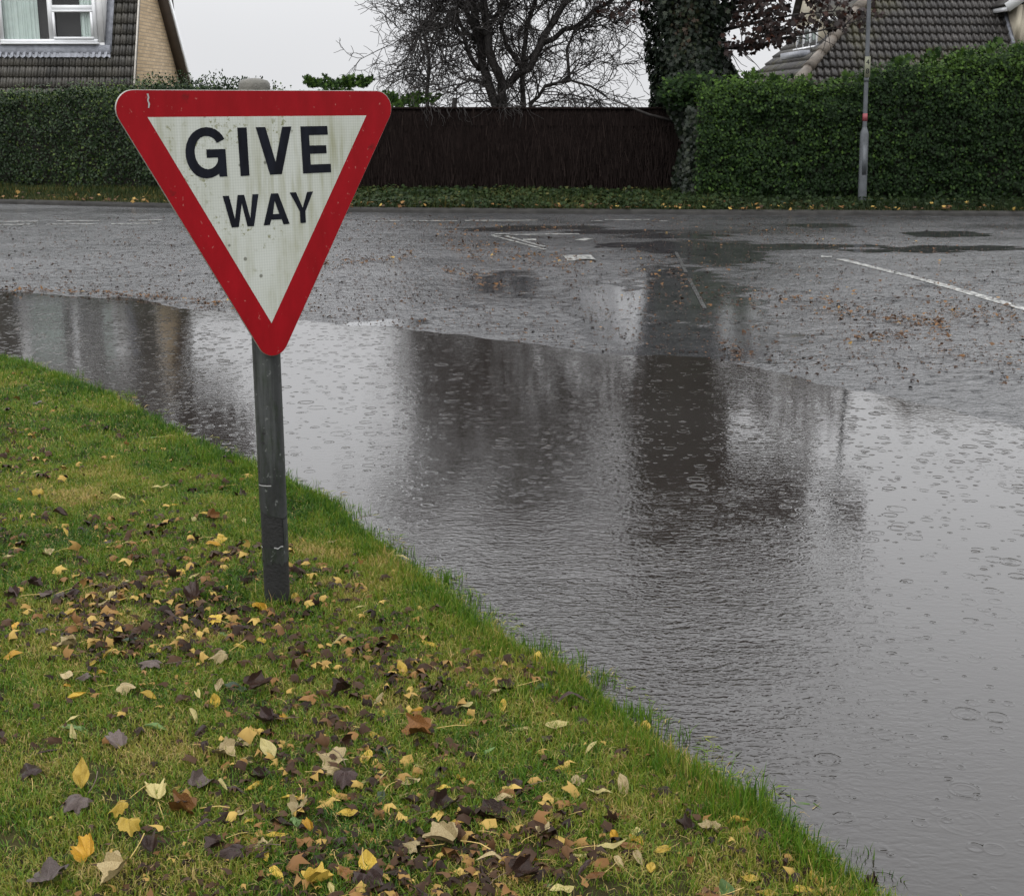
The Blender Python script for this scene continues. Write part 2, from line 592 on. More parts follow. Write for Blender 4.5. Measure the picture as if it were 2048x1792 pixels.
MAT['tile_a'] = tile_mat('grey_brown_tiles', (0.03, 0.028, 0.024), (0.085, 0.078, 0.066), 0.12)
MAT['tile_b'] = tile_mat('dark_brown_tiles', (0.018, 0.016, 0.015), (0.042, 0.037, 0.034), 0.6)
k = NT('buff_bricks')
sx = k.n('SeparateXYZ'); k.t.links.new(k.pos(), sx.inputs[0])
cx = k.n('CombineXYZ', X=sx.outputs['Y'], Y=sx.outputs['Z'], Z=0.0)
br = k.n('TexBrick', Scale=1.0, Color1=(0.30, 0.22, 0.125), Color2=(0.44, 0.33, 0.2), Mortar=(0.24, 0.21, 0.16), Mortar__Size=0.008, Brick__Width=0.225, Row__Height=0.075)
br.offset = 0.5
k.t.links.new(cx.outputs[0], br.inputs['Vector'])
c = k.mix(k.math('MULTIPLY', k.noise(9, cx.outputs[0]), 0.6), br.outputs['Color'], (0.2, 0.14, 0.08))
k.bs(Base__Color=c, Roughness=0.8, Normal=k.bump(br.outputs['Fac'], -0.006))
MAT['brick'] = k.m
MAT['white'] = plain('white_frame', (0.72, 0.73, 0.74), 0.35, var=0.06, scale=3)
MAT['clad'] = plain('white_cladding', (0.62, 0.62, 0.62), 0.5, var=0.08, scale=3)
MAT['cream'] = plain('cream_render', (0.62, 0.56, 0.44), 0.8, var=0.08, scale=4, bump=0.004)
MAT['lead'] = plain('lead_flashing', (0.22, 0.23, 0.26), 0.4, var=0.3, scale=9, bump=0.01)
MAT['brown_wood'] = plain('brown_soffit', (0.07, 0.052, 0.04), 0.6, var=0.15, scale=6)
MAT['verge_mortar'] = plain('pale_verge_strip', (0.5, 0.47, 0.42), 0.7, var=0.15, scale=9)
MAT['ridge'] = plain('ridge_tile', (0.13, 0.11, 0.09), 0.6, var=0.35, scale=7, bump=0.01)
MAT['curtain'] = plain('pale_green_curtain', (0.55, 0.62, 0.58), 0.85, var=0.08, scale=5)
MAT['dark_room'] = plain('dark_room', (0.018, 0.016, 0.016), 0.9, var=0.2)
k = NT('window_glass')
gl = k.n('BsdfGlossy', Roughness=0.02, Color=(0.9, 0.9, 0.9))
tr = k.n('BsdfTransparent', Color=(0.9, 0.92, 0.92))
ms = k.n('MixShader', Fac=0.05)
k.t.links.new(tr.outputs[0], ms.inputs[1]); k.t.links.new(gl.outputs[0], ms.inputs[2])
k.t.links.new(ms.outputs[0], k.out.inputs['Surface'])
MAT['glass'] = k.m

# --- sign
k = NT('sign_red')
v = k.mapv(k.obj(), (14, 14, 5))
n = k.noise(1.0, v, 5, 0.65)
c = k.ramp(n, [(0.25, (0.19, 0.0035, 0.006)), (0.75, (0.28, 0.005, 0.010))])
sp = k.noise(70, k.obj(), 2, 0.5)
c = k.mix(k.ramp(sp, [(0.70, 0.0), (0.76, 0.5)]), c, (0.45, 0.2, 0.17))
dk = k.noise(9, k.obj(), 5, 0.7)
c = k.mix(k.ramp(dk, [(0.66, 0.0), (0.78, 0.85)]), c, (0.05, 0.01, 0.008))
k.bs(Base__Color=c, Roughness=0.4, Specular__IOR__Level=0.12)
MAT['red'] = k.m
k = NT('sign_white')
O = k.obj()
sxy = k.n('SeparateXYZ'); k.t.links.new(O, sxy.inputs[0])
c = k.ramp(k.noise(3.0, O, 4), [(0.3, (0.42, 0.44, 0.385)), (0.7, (0.50, 0.52, 0.48))])
chk = k.n('TexChecker', Scale=170.0, Color1=(1, 1, 1), Color2=(0.9, 0.9, 0.9))
k.t.links.new(k.mapv(O, (1, 0, 1), (0, 0, 0), (0, math.radians(45), 0)), chk.inputs['Vector'])
c = k.mix(1.0, c, chk.outputs['Color'], 'MULTIPLY')
stv = k.mapv(O, (26, 1, 2.2))
stn = k.noise(1.0, stv, 5, 0.62)
big = k.noise(5.5, k.mapv(O, (1, 1, 0.8), (0.3, 0, 0.7)), 4)
alg = k.math('MULTIPLY', k.ramp(stn, [(0.46, 0.0), (0.66, 1.0)]), k.ramp(big, [(0.36, 0.0), (0.58, 1.0)]))
c = k.mix(k.math('MULTIPLY', alg, 0.6), c, (0.17, 0.165, 0.05))
mo = k.math('MULTIPLY', k.ramp(k.noise(60, O, 3, 0.7), [(0.55, 0.0), (0.62, 1.0)]), k.ramp(k.noise(9.0, k.mapv(O, (1, 1, 1), (2, 0, 3)), 3), [(0.56, 0.0), (0.66, 1.0)]))
c = k.mix(k.math('MULTIPLY', mo, 0.8), c, (0.13, 0.13, 0.035))
ds = k.n('TexVoronoi', Scale=14.0); k.t.links.new(O, ds.inputs['Vector'])
c = k.mix(k.math('MULTIPLY', k.ramp(ds.outputs['Distance'], [(0.06, 1.0), (0.1, 0.0)]), 0.75), c, (0.07, 0.07, 0.05))
k.bs(Base__Color=c, Roughness=0.45, Specular__IOR__Level=0.15)
MAT['signwhite'] = k.m
k = NT('sign_black')
n = k.noise(1.0, k.mapv(k.obj(), (40, 40, 7)), 4, 0.6)
k.bs(Base__Color=k.ramp(n, [(0.3, (0.004, 0.0045, 0.007)), (0.7, (0.010, 0.012, 0.019))]), Roughness=0.5, Specular__IOR__Level=0.1)
MAT['black'] = k.m
MAT['alu'] = plain('weathered_aluminium', (0.34, 0.33, 0.3), 0.5, metal=0.4, var=0.25)
k = NT('grey_post_sleeve')
O = k.obj()
c = k.ramp(k.noise(1.0, k.mapv(O, (16, 16, 3)), 5), [(0.3, (0.02, 0.021, 0.0205)), (0.7, (0.05, 0.053, 0.052))])
al = k.noise(1.0, k.mapv(O, (30, 30, 8), (1, 2, 3)), 5, 0.7)
c = k.mix(k.ramp(al, [(0.48, 0.0), (0.62, 0.85)]), c, (0.016, 0.022, 0.013))
spz = k.n('SeparateXYZ'); k.t.links.new(O, spz.inputs[0])
c = k.mix(k.math('MULTIPLY', k.ramp(k.noise(1.0, k.mapv(O, (22, 22, 1.5), (5, 1, 0)), 4), [(0.5, 0.0), (0.7, 1.0)]), 0.55), c, (0.13, 0.14, 0.135))
pt = k.noise(45, O, 3, 0.6)
c = k.mix(k.ramp(pt, [(0.64, 0.0), (0.7, 0.6)]), c, (0.16, 0.17, 0.16))
k.bs(Base__Color=c, Roughness=0.42, Specular__IOR__Level=0.25, Normal=k.bump(k.noise(30, O), 0.002))
MAT['sleeve'] = k.m
MAT['inner_post'] = plain('dark_steel_tube', (0.008, 0.008, 0.0078), 0.7, var=0.4, scale=18, bump=0.003)
MAT['torn_edge'] = plain('torn_plastic_edge', (0.3, 0.3, 0.29), 0.6, var=0.2)
MAT['cap'] = plain('pale_post_cap', (0.11, 0.105, 0.088), 0.6, var=0.35, scale=20, bump=0.003)
MAT['galv'] = plain('galvanised_steel', (0.085, 0.092, 0.10), 0.55, metal=0.2, var=0.25, scale=8)
MAT['pink'] = plain('faded_red_band', (0.22, 0.045, 0.055), 0.6, var=0.15)
MAT['yellow_plate'] = plain('yellowed_plate', (0.17, 0.175, 0.12), 0.6, var=0.2, scale=20)
# ------------------------------------------------------------------ the setting: ground, road, water, verges
NEAR = [(-12, 12.2), (-6.0, 10.6), (-4.2, 9.55)] + [(-3.43, 9.0), (-2.94, 8.53), (-2.49, 7.98), (-2.19, 7.63), (-1.66, 6.83), (-1.24, 6.23), (-1.0, 5.92), (-0.68, 5.49),
        (-0.42, 4.9), (-0.22, 4.57), (-0.04, 4.18), (0.12, 3.93), (0.26, 3.74), (0.38, 3.47), (0.49, 3.26), (0.59, 3.07), (0.68, 2.9), (0.74, 2.75),
        (0.82, 2.59), (1.2, 1.9), (1.9, 0.6), (3.4, -2.5)]
FAR = [(-16, 13.6), (-6.5, 12.5), (-4.53, 12.01), (-3.67, 11.79), (-3.01, 11.26), (-2.2, 10.77), (-1.47, 10.34), (-0.83, 10.03), (-0.09, 9.55), (0.59, 9.06), (1.25, 8.93),
       (1.45, 8.53), (1.64, 8.21), (1.98, 7.83), (2.39, 7.24), (2.58, 6.67), (3.0, 5.4), (3.8, 3.6), (5.2, 1.2), (7, -2.5)]
KERB = [(-30, 28.6), (-14, 23.6), (-8.13, 21.91), (-5.2, 21.0), (-2.23, 20.23), (0.3, 19.98), (2.7, 19.78), (7.26, 19.52), (14, 19.3), (30, 18.9)]
BACK = [(-30, 32.5), (-14, 26.6), (-9.22, 24.92), (-6.3, 24.07), (-3.6, 23.45), (-2.39, 23.27), (2.82, 22.53), (2.95, 21.5), (7.85, 21.2), (14, 20.9), (30, 20.3)]


def interp(line, x):
    return np.interp(x, [p[0] for p in line], [p[1] for p in line])


def road_z(x, y):
    s = sdf(x, y, FAR)
    n = (fbm(np.asarray(x) * 1.3, np.asarray(y) * 1.3, 3) - 0.5) * 0.005 + (fbm(np.asarray(x) * 6, np.asarray(y) * 6, 2) - 0.5) * 0.0016
    return np.clip(0.012 * s + n * np.clip(1.5 - np.abs(s) * 0.3, 0.3, 1), -0.05, 0.05)


def verge_z(x, y):
    s = -sdf(x, y, NEAR) - np.interp(y, [2.5, 3.4], [0.04, 0.10])
    s = s + (fbm(np.asarray(x) * 3.2, np.asarray(y) * 3.2, 4) - 0.5) * 0.26
    b = (fbm(np.asarray(x) * 7 + 3, np.asarray(y) * 7, 3) - 0.5) * 0.02
    return np.where(s > 0, 0.11 * (1 - np.exp(-s * 0.75)) + b * np.clip(s * 4, 0, 1), 0.14 * s).clip(-0.3, 0.3)


m = MB()
m.box((-260, -60, -0.6), (260, 290, -0.32))
tag(m.build('ground', MAT['ground']), kind='structure')

xs, ys = np.arange(-16, 16.01, 0.1), np.arange(-3, 24.6, 0.1)
X, Y = np.meshgrid(xs, ys, indexing='ij')
tag(link('road', grid_mesh('road', np.stack([X, Y, road_z(X, Y)], -1)[:, :, :]), MAT['road']), kind='structure')

m = MB()
m.add([(-15, -2.9, 0), (8, -2.9, 0), (8, 13.8, 0), (-15, 13.8, 0)], [(0, 1, 2, 3)])
tag(m.build('flood_water', MAT['water']), kind='structure')

xs, ys = np.arange(-9, 3.41, 0.045), np.arange(-2.4, 12.0, 0.045)
X, Y = np.meshgrid(xs, ys, indexing='ij')
tag(link('grass_verge', grid_mesh('grass_verge', np.stack([X, Y, verge_z(X, Y)], -1)), MAT['soil']), kind='structure')

# kerb and the far verge
m = MB()
for (ax, ay), (bx, by) in zip(KERB[:-1], KERB[1:]):
    nx, ny = -(by - ay), (bx - ax)
    l = math.hypot(nx, ny)
    nx, ny = nx / l * 0.14, ny / l * 0.14
    m.add([(ax, ay, -0.1), (bx, by, -0.1), (bx, by, 0.085), (ax, ay, 0.085), (ax + nx, ay + ny, 0.115), (bx + nx, by + ny, 0.115)],
          [(0, 1, 2, 3), (3, 2, 5, 4)])
tag(m.build('kerb', MAT['kerb']), kind='structure')
xs = np.arange(-24, 24.01, 0.15)
t = np.linspace(0, 1, 22)
X = np.repeat(xs[:, None], 22, 1)
Yk, Yb = interp(KERB, xs) + 0.10, interp(BACK, xs) + 1.2
Y = Yk[:, None] + (Yb - Yk)[:, None] * t[None, :]
Z = 0.10 + 0.05 * np.minimum(t * 1.6, 1)[None, :] + (fbm(X * 3, Y * 3) - 0.5) * 0.05 * np.minimum(t * 6, 1)[None, :]
tag(link('far_verge', grid_mesh('far_verge', np.stack([X, Y, Z], -1)), MAT['soil']), kind='structure')
m = MB()
m.add([(-60, 46, 0.08), (-30, 33.2, 0.08), (-14, 27.2, 0.08), (-9, 25.4, 0.08), (-3, 23.9, 0.08), (3, 22.9, 0.08), (14, 21.6, 0.08), (60, 20.5, 0.08), (60, 120, 0.08), (-60, 120, 0.08)], [tuple(range(10))])
tag(m.build('garden_ground', MAT['ground']), kind='structure')

# painted road markings, each strip 4 mm above the road
def strip(m, p, q, w0, w1):
    n = max(2, int(math.dist(p, q) / 0.08))
    t = np.linspace(0, 1, n)
    d = np.array(q) - np.array(p)
    d = d / np.linalg.norm(d)
    nr = np.array([-d[1], d[0]])
    C = np.array(p)[None, :] + (np.array(q) - np.array(p))[None, :] * t[:, None]
    w = (w0 + (w1 - w0) * t)[:, None] / 2
    A, B = C - nr * w, C + nr * w
    V = []
    for a, b in zip(A, B):
        V.append((a[0], a[1], float(road_z(a[0], a[1])) + 0.004))
        V.append((b[0], b[1], float(road_z(b[0], b[1])) + 0.004))
    m.add(V, [(2 * i, 2 * i + 2, 2 * i + 3, 2 * i + 1) for i in range(n - 1)])


def px_strip(m, a, b, w0, w1=None):
    strip(m, ground(*a, 0.05), ground(*b, 0.05), w0, w0 if w1 is None else w1)


m = MB()
for a, b in (((-60, 451), (60, 449.5)), ((93, 449.5), (194, 449)), ((222, 449), (318, 447.5)), ((-50, 444.5), (76, 443.5)), ((113, 443), (200, 442.5)), ((258, 442), (326, 441)),
             ((745, 442.5), (800, 442.5)), ((826, 442.5), (915, 442.5)), ((930, 442), (1075, 441.5))):
    px_strip(m, a, b, 0.12)
for a, b in (((1182, 442.5), (1204, 442.5)), ((1210, 440.5), (1300, 440)), ((1318, 443), (1336, 443))):
    px_strip(m, a, b, 0.09)
tag(m.build('junction_line_marking', MAT['paint']), kind='structure')
m = MB()
px_strip(m, (1642, 514), (1664, 514.5), 0.14)
px_strip(m, (1680, 519), (1850, 561), 0.1)
px_strip(m, (1850, 561), (2100, 630), 0.11)
tag(m.build('lane_line_marking', MAT['paint']), kind='structure')
m = MB()
px_strip(m, (1352, 505), (1372, 545), 0.035)
px_strip(m, (1378, 556), (1410, 612), 0.035)
tag(m.build('worn_line_marking', MAT['worn_paint']), kind='structure')
m = MB()
px_strip(m, (983, 471), (1158, 468.5), 0.1)
px_strip(m, (985, 472), (1092, 500), 0.04, 0.05)
px_strip(m, (1003, 470.5), (1088, 494), 0.06)
px_strip(m, (990, 470.6), (1020, 470.4), 0.28)
px_strip(m, (1046, 480), (1072, 480), 0.2)
px_strip(m, (1158, 479), (1178, 480), 0.26)
px_strip(m, (1154, 511), (1164, 522), 0.3)
px_strip(m, (1160, 520), (1186, 522), 0.16)
tag(m.build('triangle_marking', MAT['paint']), kind='structure')

# ------------------------------------------------------------------ hedges, fence, lamp
def hedge(name, label, x0, x1, front, depth, top, n, size, mat, droop, seed, base=0.12):
    """leafy block: a dark twiggy core with many leaf faces over its front, top and ends"""
    g = np.random.default_rng(seed)
    o = empty(name, ((x0 + x1) / 2, front((x0 + x1) / 2), base), label, 'hedge')
    L = np.array(o.location)
    xs = np.linspace(x0, x1, 60)
    prof = []
    core = []
    for x in xs:
        f = front(x)
        t = top(x)
        core.append([(x, f + 0.22, base - 0.1), (x, f + 0.16, (t + base) / 2), (x, f + 0.2, t - 0.16), (x, f + depth - 0.2, t - 0.16), (x, f + depth - 0.2, base - 0.1)])
    core = np.array(core) - L
    link('hedge_core', grid_mesh('hedge_core', core, smooth=False), MAT['hedge_core'], o)
    # front
    nf = int(n * 0.72)
    x = g.uniform(x0, x1, nf)
    t = np.array([top(a) for a in x])
    z = base + 0.02 + (t - base) * g.random(nf) ** 0.95
    f = np.array([front(a) for a in x])
    lump = (fbm(x * 1.6 + seed, z * 1.6, 3) - 0.5) * (0.30 - 0.2 * droop) + (fbm(x * 5 + seed, z * (4 + 7 * droop), 2) - 0.5) * (0.16 + 0.08 * droop)
    d = g.random(nf) ** 1.6 * 0.2
    edge = np.clip((z - t + 0.25) / 0.25, 0, 1) ** 2 * 0.12 + np.clip((0.3 + base - z) / 0.3, 0, 1) ** 2 * 0.14
    p1 = np.stack([x, f + lump + d + edge, z], -1)
    n1 = np.stack([g.normal(0, 0.45, nf), -1 + g.normal(0, 0.25, nf), droop + g.normal(0, 0.45, nf)], -1)
    # top
    nt = n - nf
    x = g.uniform(x0, x1, nt)
    yy = g.random(nt) ** 1.3 * depth
    t = np.array([top(a) for a in x])
    f = np.array([front(a) for a in x])
    lump = (fbm(x * 1.8 + seed, yy * 1.8, 3) - 0.5) * 0.22
    up = g.random(nt) ** 5 * 0.22
    p2 = np.stack([x, f + 0.05 + yy, t + lump - 0.05 + up - g.random(nt) * 0.12], -1)
    n2 = np.stack([g.normal(0, 0.5, nt), g.normal(-0.35, 0.4, nt), np.full(nt, 1.0)], -1)
    pos = np.concatenate([p1, p2])
    nr = norm(np.concatenate([n1, n2]))
    ax = np.cross(nr, g.normal(0, 1, (n, 3)))
    ax[:, 2] -= np.where(np.arange(n) < nf, droop * 0.8, -0.5)
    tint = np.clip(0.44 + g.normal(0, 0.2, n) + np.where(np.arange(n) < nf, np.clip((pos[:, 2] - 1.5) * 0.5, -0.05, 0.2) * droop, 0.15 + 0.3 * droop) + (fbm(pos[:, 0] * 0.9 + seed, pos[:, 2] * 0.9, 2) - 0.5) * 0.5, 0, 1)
    sc = size * g.uniform(0.6, 1.35, n)
    return o, L, pos, ax, nr, sc, tint, g


LEAF4 = [(0, 0, 0), (0.32, 0.45, 0.06), (0, 1, 0), (-0.32, 0.45, 0.06)]
SPRAY = [(0, 0, 0), (0.12, 0.3, 0), (0.42, 0.52, -.05), (0.16, 0.55, 0.02), (0.3, 0.85, -.04), (0.08, 0.8, 0.02), (0, 1.1, -.04), (-0.08, 0.8, .02), (-0.32, 0.86, -.04), (-0.16, 0.55, .02), (-0.42, 0.5, -.05), (-0.12, 0.3, 0)]
SPRAYF = [tuple(range(12))]

lf = lambda x: float(np.interp(x, [-30, -14, -9.22, -6.3, -3.6, 0], [32.2, 26.3, 24.7, 23.9, 23.3, 23.0]))
lt = lambda x: float(np.interp(x, [-30, -11, -8.6, -7.2, -5.6, -4.6, -3.3], [1.7, 1.72, 1.75, 1.82, 1.90, 1.84, 1.62])) + 0.08 * (vnoise(x * 2.2, 0.3) - 0.5)
o, L, pos, ax, nr, sc, tint, g = hedge('privet_hedge', 'clipped dark green privet hedge below the grey tiled house on the left', -13.5, -3.35, lf, 1.1, lt, 46000, 0.052, None, 0.1, 21)
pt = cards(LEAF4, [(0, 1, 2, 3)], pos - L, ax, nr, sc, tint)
# a few upright shoots that escaped the shears
ns = 500
x = g.uniform(-6.4, -4.2, ns) + g.normal(0, 0.1, ns); y = np.array([lf(a) for a in x]) + g.uniform(0.1, 0.9, ns)
st = np.round(x * 7) / 7
z = np.array([lt(a) for a in st]) + g.random(ns) * (0.06 + 0.22 * vnoise(st * 9, 2.0))
sh = cards(LEAF4, [(0, 1, 2, 3)], np.stack([st + g.normal(0, 0.015, ns), y, z], -1) - L, np.stack([g.normal(0, 0.5, ns), g.normal(0, 0.5, ns), np.ones(ns)], -1), g.normal(0, 1, (ns, 3)), np.full(ns, 0.045), g.uniform(0.2, 0.7, ns))
link('foliage', mesh_raw('privet_foliage', *join_raw([pt, sh])), MAT['privet'], o)

rf = lambda x: float(np.interp(x, [2.6, 7.85, 14], [21.55, 21.3, 21.0]))
rt = lambda x: -0.11 + float(np.interp(x, [2.7, 3.1, 3.7, 4.3, 5.2, 6.1, 7.0, 8, 14], [1.86, 1.92, 1.95, 1.92, 2.02, 2.22, 2.32, 2.42, 2.5])) + 0.22 * (vnoise(x * 1.7, 4.3) - 0.5)
o, L, pos, ax, nr, sc, tint, g = hedge('conifer_hedge', 'tall clipped conifer hedge behind the grey lamp post', 2.86, 13.5, rf, 1.5, rt, 85000, 0.055, None, 0.55, 33)
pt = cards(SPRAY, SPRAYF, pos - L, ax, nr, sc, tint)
ns = 420
x = g.uniform(3.6, 9.5, ns)
cl = np.round(x * 2.2) / 2.2
hh = g.random(ns) * (0.05 + 0.34 * np.clip(vnoise(cl * 5, 9.0) - 0.3, 0, 1))
z = np.array([rt(a) for a in x]) + hh - 0.02
y = np.array([rf(a) for a in x]) + g.uniform(0.1, 0.7, ns)
sh = cards(SPRAY, SPRAYF, np.stack([cl + (x - cl) * 0.5 + hh * 0.5 * np.sign(np.sin(cl * 9)), y, z], -1) - L, np.stack([g.normal(0.3, 0.5, ns), g.normal(0, 0.4, ns), np.full(ns, 0.8)], -1), np.stack([g.normal(0, .4, ns), -np.ones(ns), g.normal(0, .3, ns)], -1), g.uniform(0.08, 0.15, ns), g.uniform(0.4, 0.95, ns))
link('foliage', mesh_raw('conifer_foliage', *join_raw([pt, sh])), MAT['conifer'], o)

# brushwood fence
def fl(x):
    return float(np.interp(x, [-4, 3.2], [23.42, 22.52]))


o = empty('brushwood_fence', (-0.3, fl(-0.3), 0.12), 'long dark brown brushwood fence under the bare tree', 'fence')
L = Vector(o.location)
m = MB()
m.prism([Vector((-3.6, fl(-3.6), -0.1)) - L, Vector((3.3, fl(3.3), -0.1)) - L, Vector((3.3, fl(3.3), 1.50)) - L, Vector((-3.6, fl(-3.6), 1.50)) - L], (0.006, 0.05, 0))
m.build('panel', MAT['brush'], o)
g = np.random.default_rng(5)
ns = 7000
x = g.uniform(-3.55, 3.25, ns)
pos = np.stack([x, np.array([fl(a) for a in x]) - g.uniform(0.003, 0.03, ns), g.uniform(0.05, 1.46, ns)], -1) - np.array(L)
pos[:, 2] = np.minimum(pos[:, 2], 1.12)
lg = g.uniform(0.12, 0.3, ns)
stick = [(-0.5, 0, 0), (0.5, 0, 0), (0.3, 1, 0), (-0.3, 1, 0)]
pt = cards(stick, [(0, 1, 2, 3)], pos, np.stack([g.normal(0, 0.16, ns), g.normal(0, 0.05, ns), np.ones(ns)], -1), np.stack([g.normal(0, 0.4, ns), -np.ones(ns), np.zeros(ns)], -1), np.stack([g.uniform(0.006, 0.014, ns), lg, lg], -1), np.clip(g.normal(0.4, 0.25, ns), 0, 1))
link('brushwood', mesh_raw('brushwood', *pt), MAT['sticks'], o)
m = MB()
m.bar(Vector((-3.62, fl(-3.62) + 0.02, 1.515)) - L, Vector((3.3, fl(3.3) + 0.02, 1.515)) - L, 0.12, 0.035)
m.build('capping_rail', MAT['brush'], o)

# ivy climbing the right end of the fence
IVY = [(0, 0, 0), (0.5, 0.1, 0), (0.3, 0.4, 0.05), (0.42, 0.68, 0), (0.12, 0.62, 0.04), (0, 1, -0.02), (-0.12, 0.62, 0.04), (-0.42, 0.68, 0), (-0.3, 0.4, 0.05), (-0.5, 0.1, 0)]
IVYF = [tuple(range(10))]
ns = 1700
g = np.random.default_rng(8)
z = g.uniform(0.14, 1.56, ns)
wdt = np.interp(z, [0.14, 0.6, 1.0, 1.3, 1.56], [0.36, 0.32, 0.26, 0.35, 0.55])
x = 2.98 - g.random(ns) ** 1.3 * wdt + (fbm(z * 3, z * 0 + 2) - 0.5) * 0.1
y = np.array([fl(a) for a in x]) - 0.04 - g.random(ns) * 0.1 - np.where(x > 2.74, g.random(ns) * 0.7, 0)
pt = cards(IVY, IVYF, np.stack([x, y, z], -1) - np.array((2.7, 22.5, 0.12)), np.stack([g.normal(0, 0.5, ns), g.normal(-.3, 0.3, ns), -np.ones(ns)], -1), np.stack([g.normal(0, 0.4, ns), -np.ones(ns), g.normal(0.4, 0.4, ns)], -1), g.uniform(0.05, 0.085, ns), g.uniform(0.2, 0.8, ns))
tag(link('climbing_ivy', mesh_raw('climbing_ivy', *pt), MAT['ivy'], None, (2.7, 22.5, 0.12)), 'dark ivy climbing the right end of the brown fence', 'ivy')

# lamp post in front of the conifer hedge
bx, by = 5.33, 21.02
o = empty('lamp_post', (bx, by, 0.13), 'slim galvanised lamp post with a thicker base in front of the conifer hedge', 'lamp post')
o.rotation_euler = (0, math.radians(-1.6), 0)
m = MB()
m.lathe([(0.064, -0.1), (0.064, 1.02), (0.058, 1.05), (0.04, 1.10), (0.036, 1.12)], n=20)
s = m.build('base_section', MAT['galv'], o); smooth_by_angle(s, 50)
m = MB()
m.bar((0.0, -0.064, 0.42), (0.0, -0.064, 0.86), 0.07, 0.004, up=(0, 1, 0))
m.build('access_door', MAT['galv'], s)
m = MB()
m.lathe([(0.034, 1.12), (0.030, 3.0), (0.026, 5.0)], n=16)
s = m.build('shaft', MAT['galv'], o); smooth_by_angle(s, 50)
m = MB()
m.lathe([(0.0365, 1.21), (0.0365, 1.32)], n=16)
m.build('red_band', MAT['pink'], s)
m = MB()
m.lathe([(0.0365, 1.78), (0.0365, 1.84)], n=16)
m.build('plate_clamp', MAT['galv'], s)
m = MB()
m.box((-0.042, -0.048, 1.84), (0.042, -0.042, 2.14))
pl = m.build('number_plate', MAT['yellow_plate'], s)
for ch_, zc_ in (('4', 2.025), ('8', 1.895)):
  tx = bpy.data.curves.new('plate_number', 'FONT')
  tx.body = ch_
  tx.size = 0.105
  tx.align_x = 'CENTER'
  tx.extrude = 0.001
  to = bpy.data.objects.new('tmp', tx)
  COL.objects.link(to)
  dg = bpy.context.evaluated_depsgraph_get()
  tm = bpy.data.meshes.new_from_object(to.evaluated_get(dg))
  bpy.data.objects.remove(to)
  tm.materials.clear()
  n_ = link('digit', tm, MAT['black'], s, (0.0, -0.0495, zc_))
  n_.rotation_euler = (math.pi / 2, 0, 0)
m = MB()
m.tube([(0, 0, 4.98), (0, 0, 5.12), (-0.05, -0.12, 5.22), (-0.12, -0.35, 5.28)], [0.024, 0.022, 0.02, 0.02], 10)
m.build('bracket_arm', MAT['galv'], o, True)
m = MB()
m.tube([(-0.11, -0.3, 5.28), (-0.13, -0.42, 5.27), (-0.17, -0.62, 5.28), (-0.19, -0.72, 5.28)], [0.03, 0.075, 0.07, 0.03], 12)
m.build('lantern', MAT['galv'], o, True)

# far verge vegetation: grass on the left and right, ivy ground cover below the fence
def far_patch(name, n, xr, mat, shape, faces, size, upright, tints, seed):
    g = np.random.default_rng(seed)
    x = g.uniform(*xr, n)
    t = g.random(n)
    y0, y1 = interp(KERB, x) + 0.13, interp(BACK, x) + 0.15
    y = y0 + (y1 - y0) * t
    z = 0.09 + 0.05 * np.minimum(t * 1.6, 1) + (fbm(x * 3, y * 3) - 0.5) * 0.05 * np.minimum(t * 6, 1)
    h = 0.5 + fbm(x * 2.1 + seed, y * 2.1, 2)
    if upright:
        ax = np.stack([g.normal(0, 0.4, n), g.normal(0, 0.4, n), np.ones(n)], -1)
        nr = g.normal(0, 1, (n, 3))
    else:
        z = z + g.random(n) * 0.12 * h
        ax = g.normal(0, 1, (n, 3)) * np.array([1, 1, 0.3])
        nr = np.stack([g.normal(0, 0.5, n), g.normal(-0.4, 0.5, n), np.ones(n)], -1)
    s = size * g.uniform(0.6, 1.4, n)
    s = np.stack([s, s * (h if upright else 1), s], -1)
    tint = np.clip(g.normal(tints[0], tints[1], n) + (fbm(x * 1.1, y * 1.1, 2) - 0.5) * 0.4, 0, 1)
    return cards(shape, faces, np.stack([x, y, z], -1), ax, nr, s, tint)


BL = [(-0.06, 0, 0), (0.06, 0, 0), (0.02, 1, 0.1)]
pt = [far_patch('a', 26000, (-13, -2.6), None, BL, [(0, 1, 2)], 0.085, True, (0.5, 0.2), 1), far_patch('a', 16000, (2.6, 12), None, BL, [(0, 1, 2)], 0.08, True, (0.22, 0.18), 2),
      far_patch('a', 16000, (-3, 3), None, BL, [(0, 1, 2)], 0.11, True, (0.42, 0.2), 3)]
tag(link('far_verge_grass', mesh_raw('far_verge_grass', *join_raw(pt)), MAT['far_grass']), 'rough grass along the far side of the road', 'grass', kind='stuff')
pt = [far_patch('a', 9000, (-4, 3.4), None, IVY, IVYF, 0.052, False, (0.36, 0.2), 4), far_patch('a', 2200, (3, 12), None, IVY, IVYF, 0.055, False, (0.2, 0.2), 6)]
tag(link('ivy_ground_cover', mesh_raw('ivy_ground_cover', *join_raw(pt)), MAT['far_grass']), 'low ivy covering the ground below the fence', 'ground cover', kind='stuff')
g = np.random.default_rng(17)
n = 420
x = g.uniform(-12, 11, n); y = interp(KERB, x) + 0.08 + g.random(n) ** 2.2 * 0.9
z = 0.13 + g.random(n) * 0.05
pt = cards(IVY, IVYF, np.stack([x, y, z], -1), g.normal(0, 1, (n, 3)) * np.array([1, 1, .3]), np.stack([g.normal(0, .4, n), g.normal(-.3, .4, n), np.ones(n)], -1), g.uniform(0.04, 0.085, n), np.clip(g.normal(0.6, 0.25, n), 0, 1))
tag(link('kerbside_leaves', mesh_raw('kerbside_leaves', *pt), MAT['litter']), 'fallen leaves gathered along the far kerb', 'leaf litter', kind='stuff')
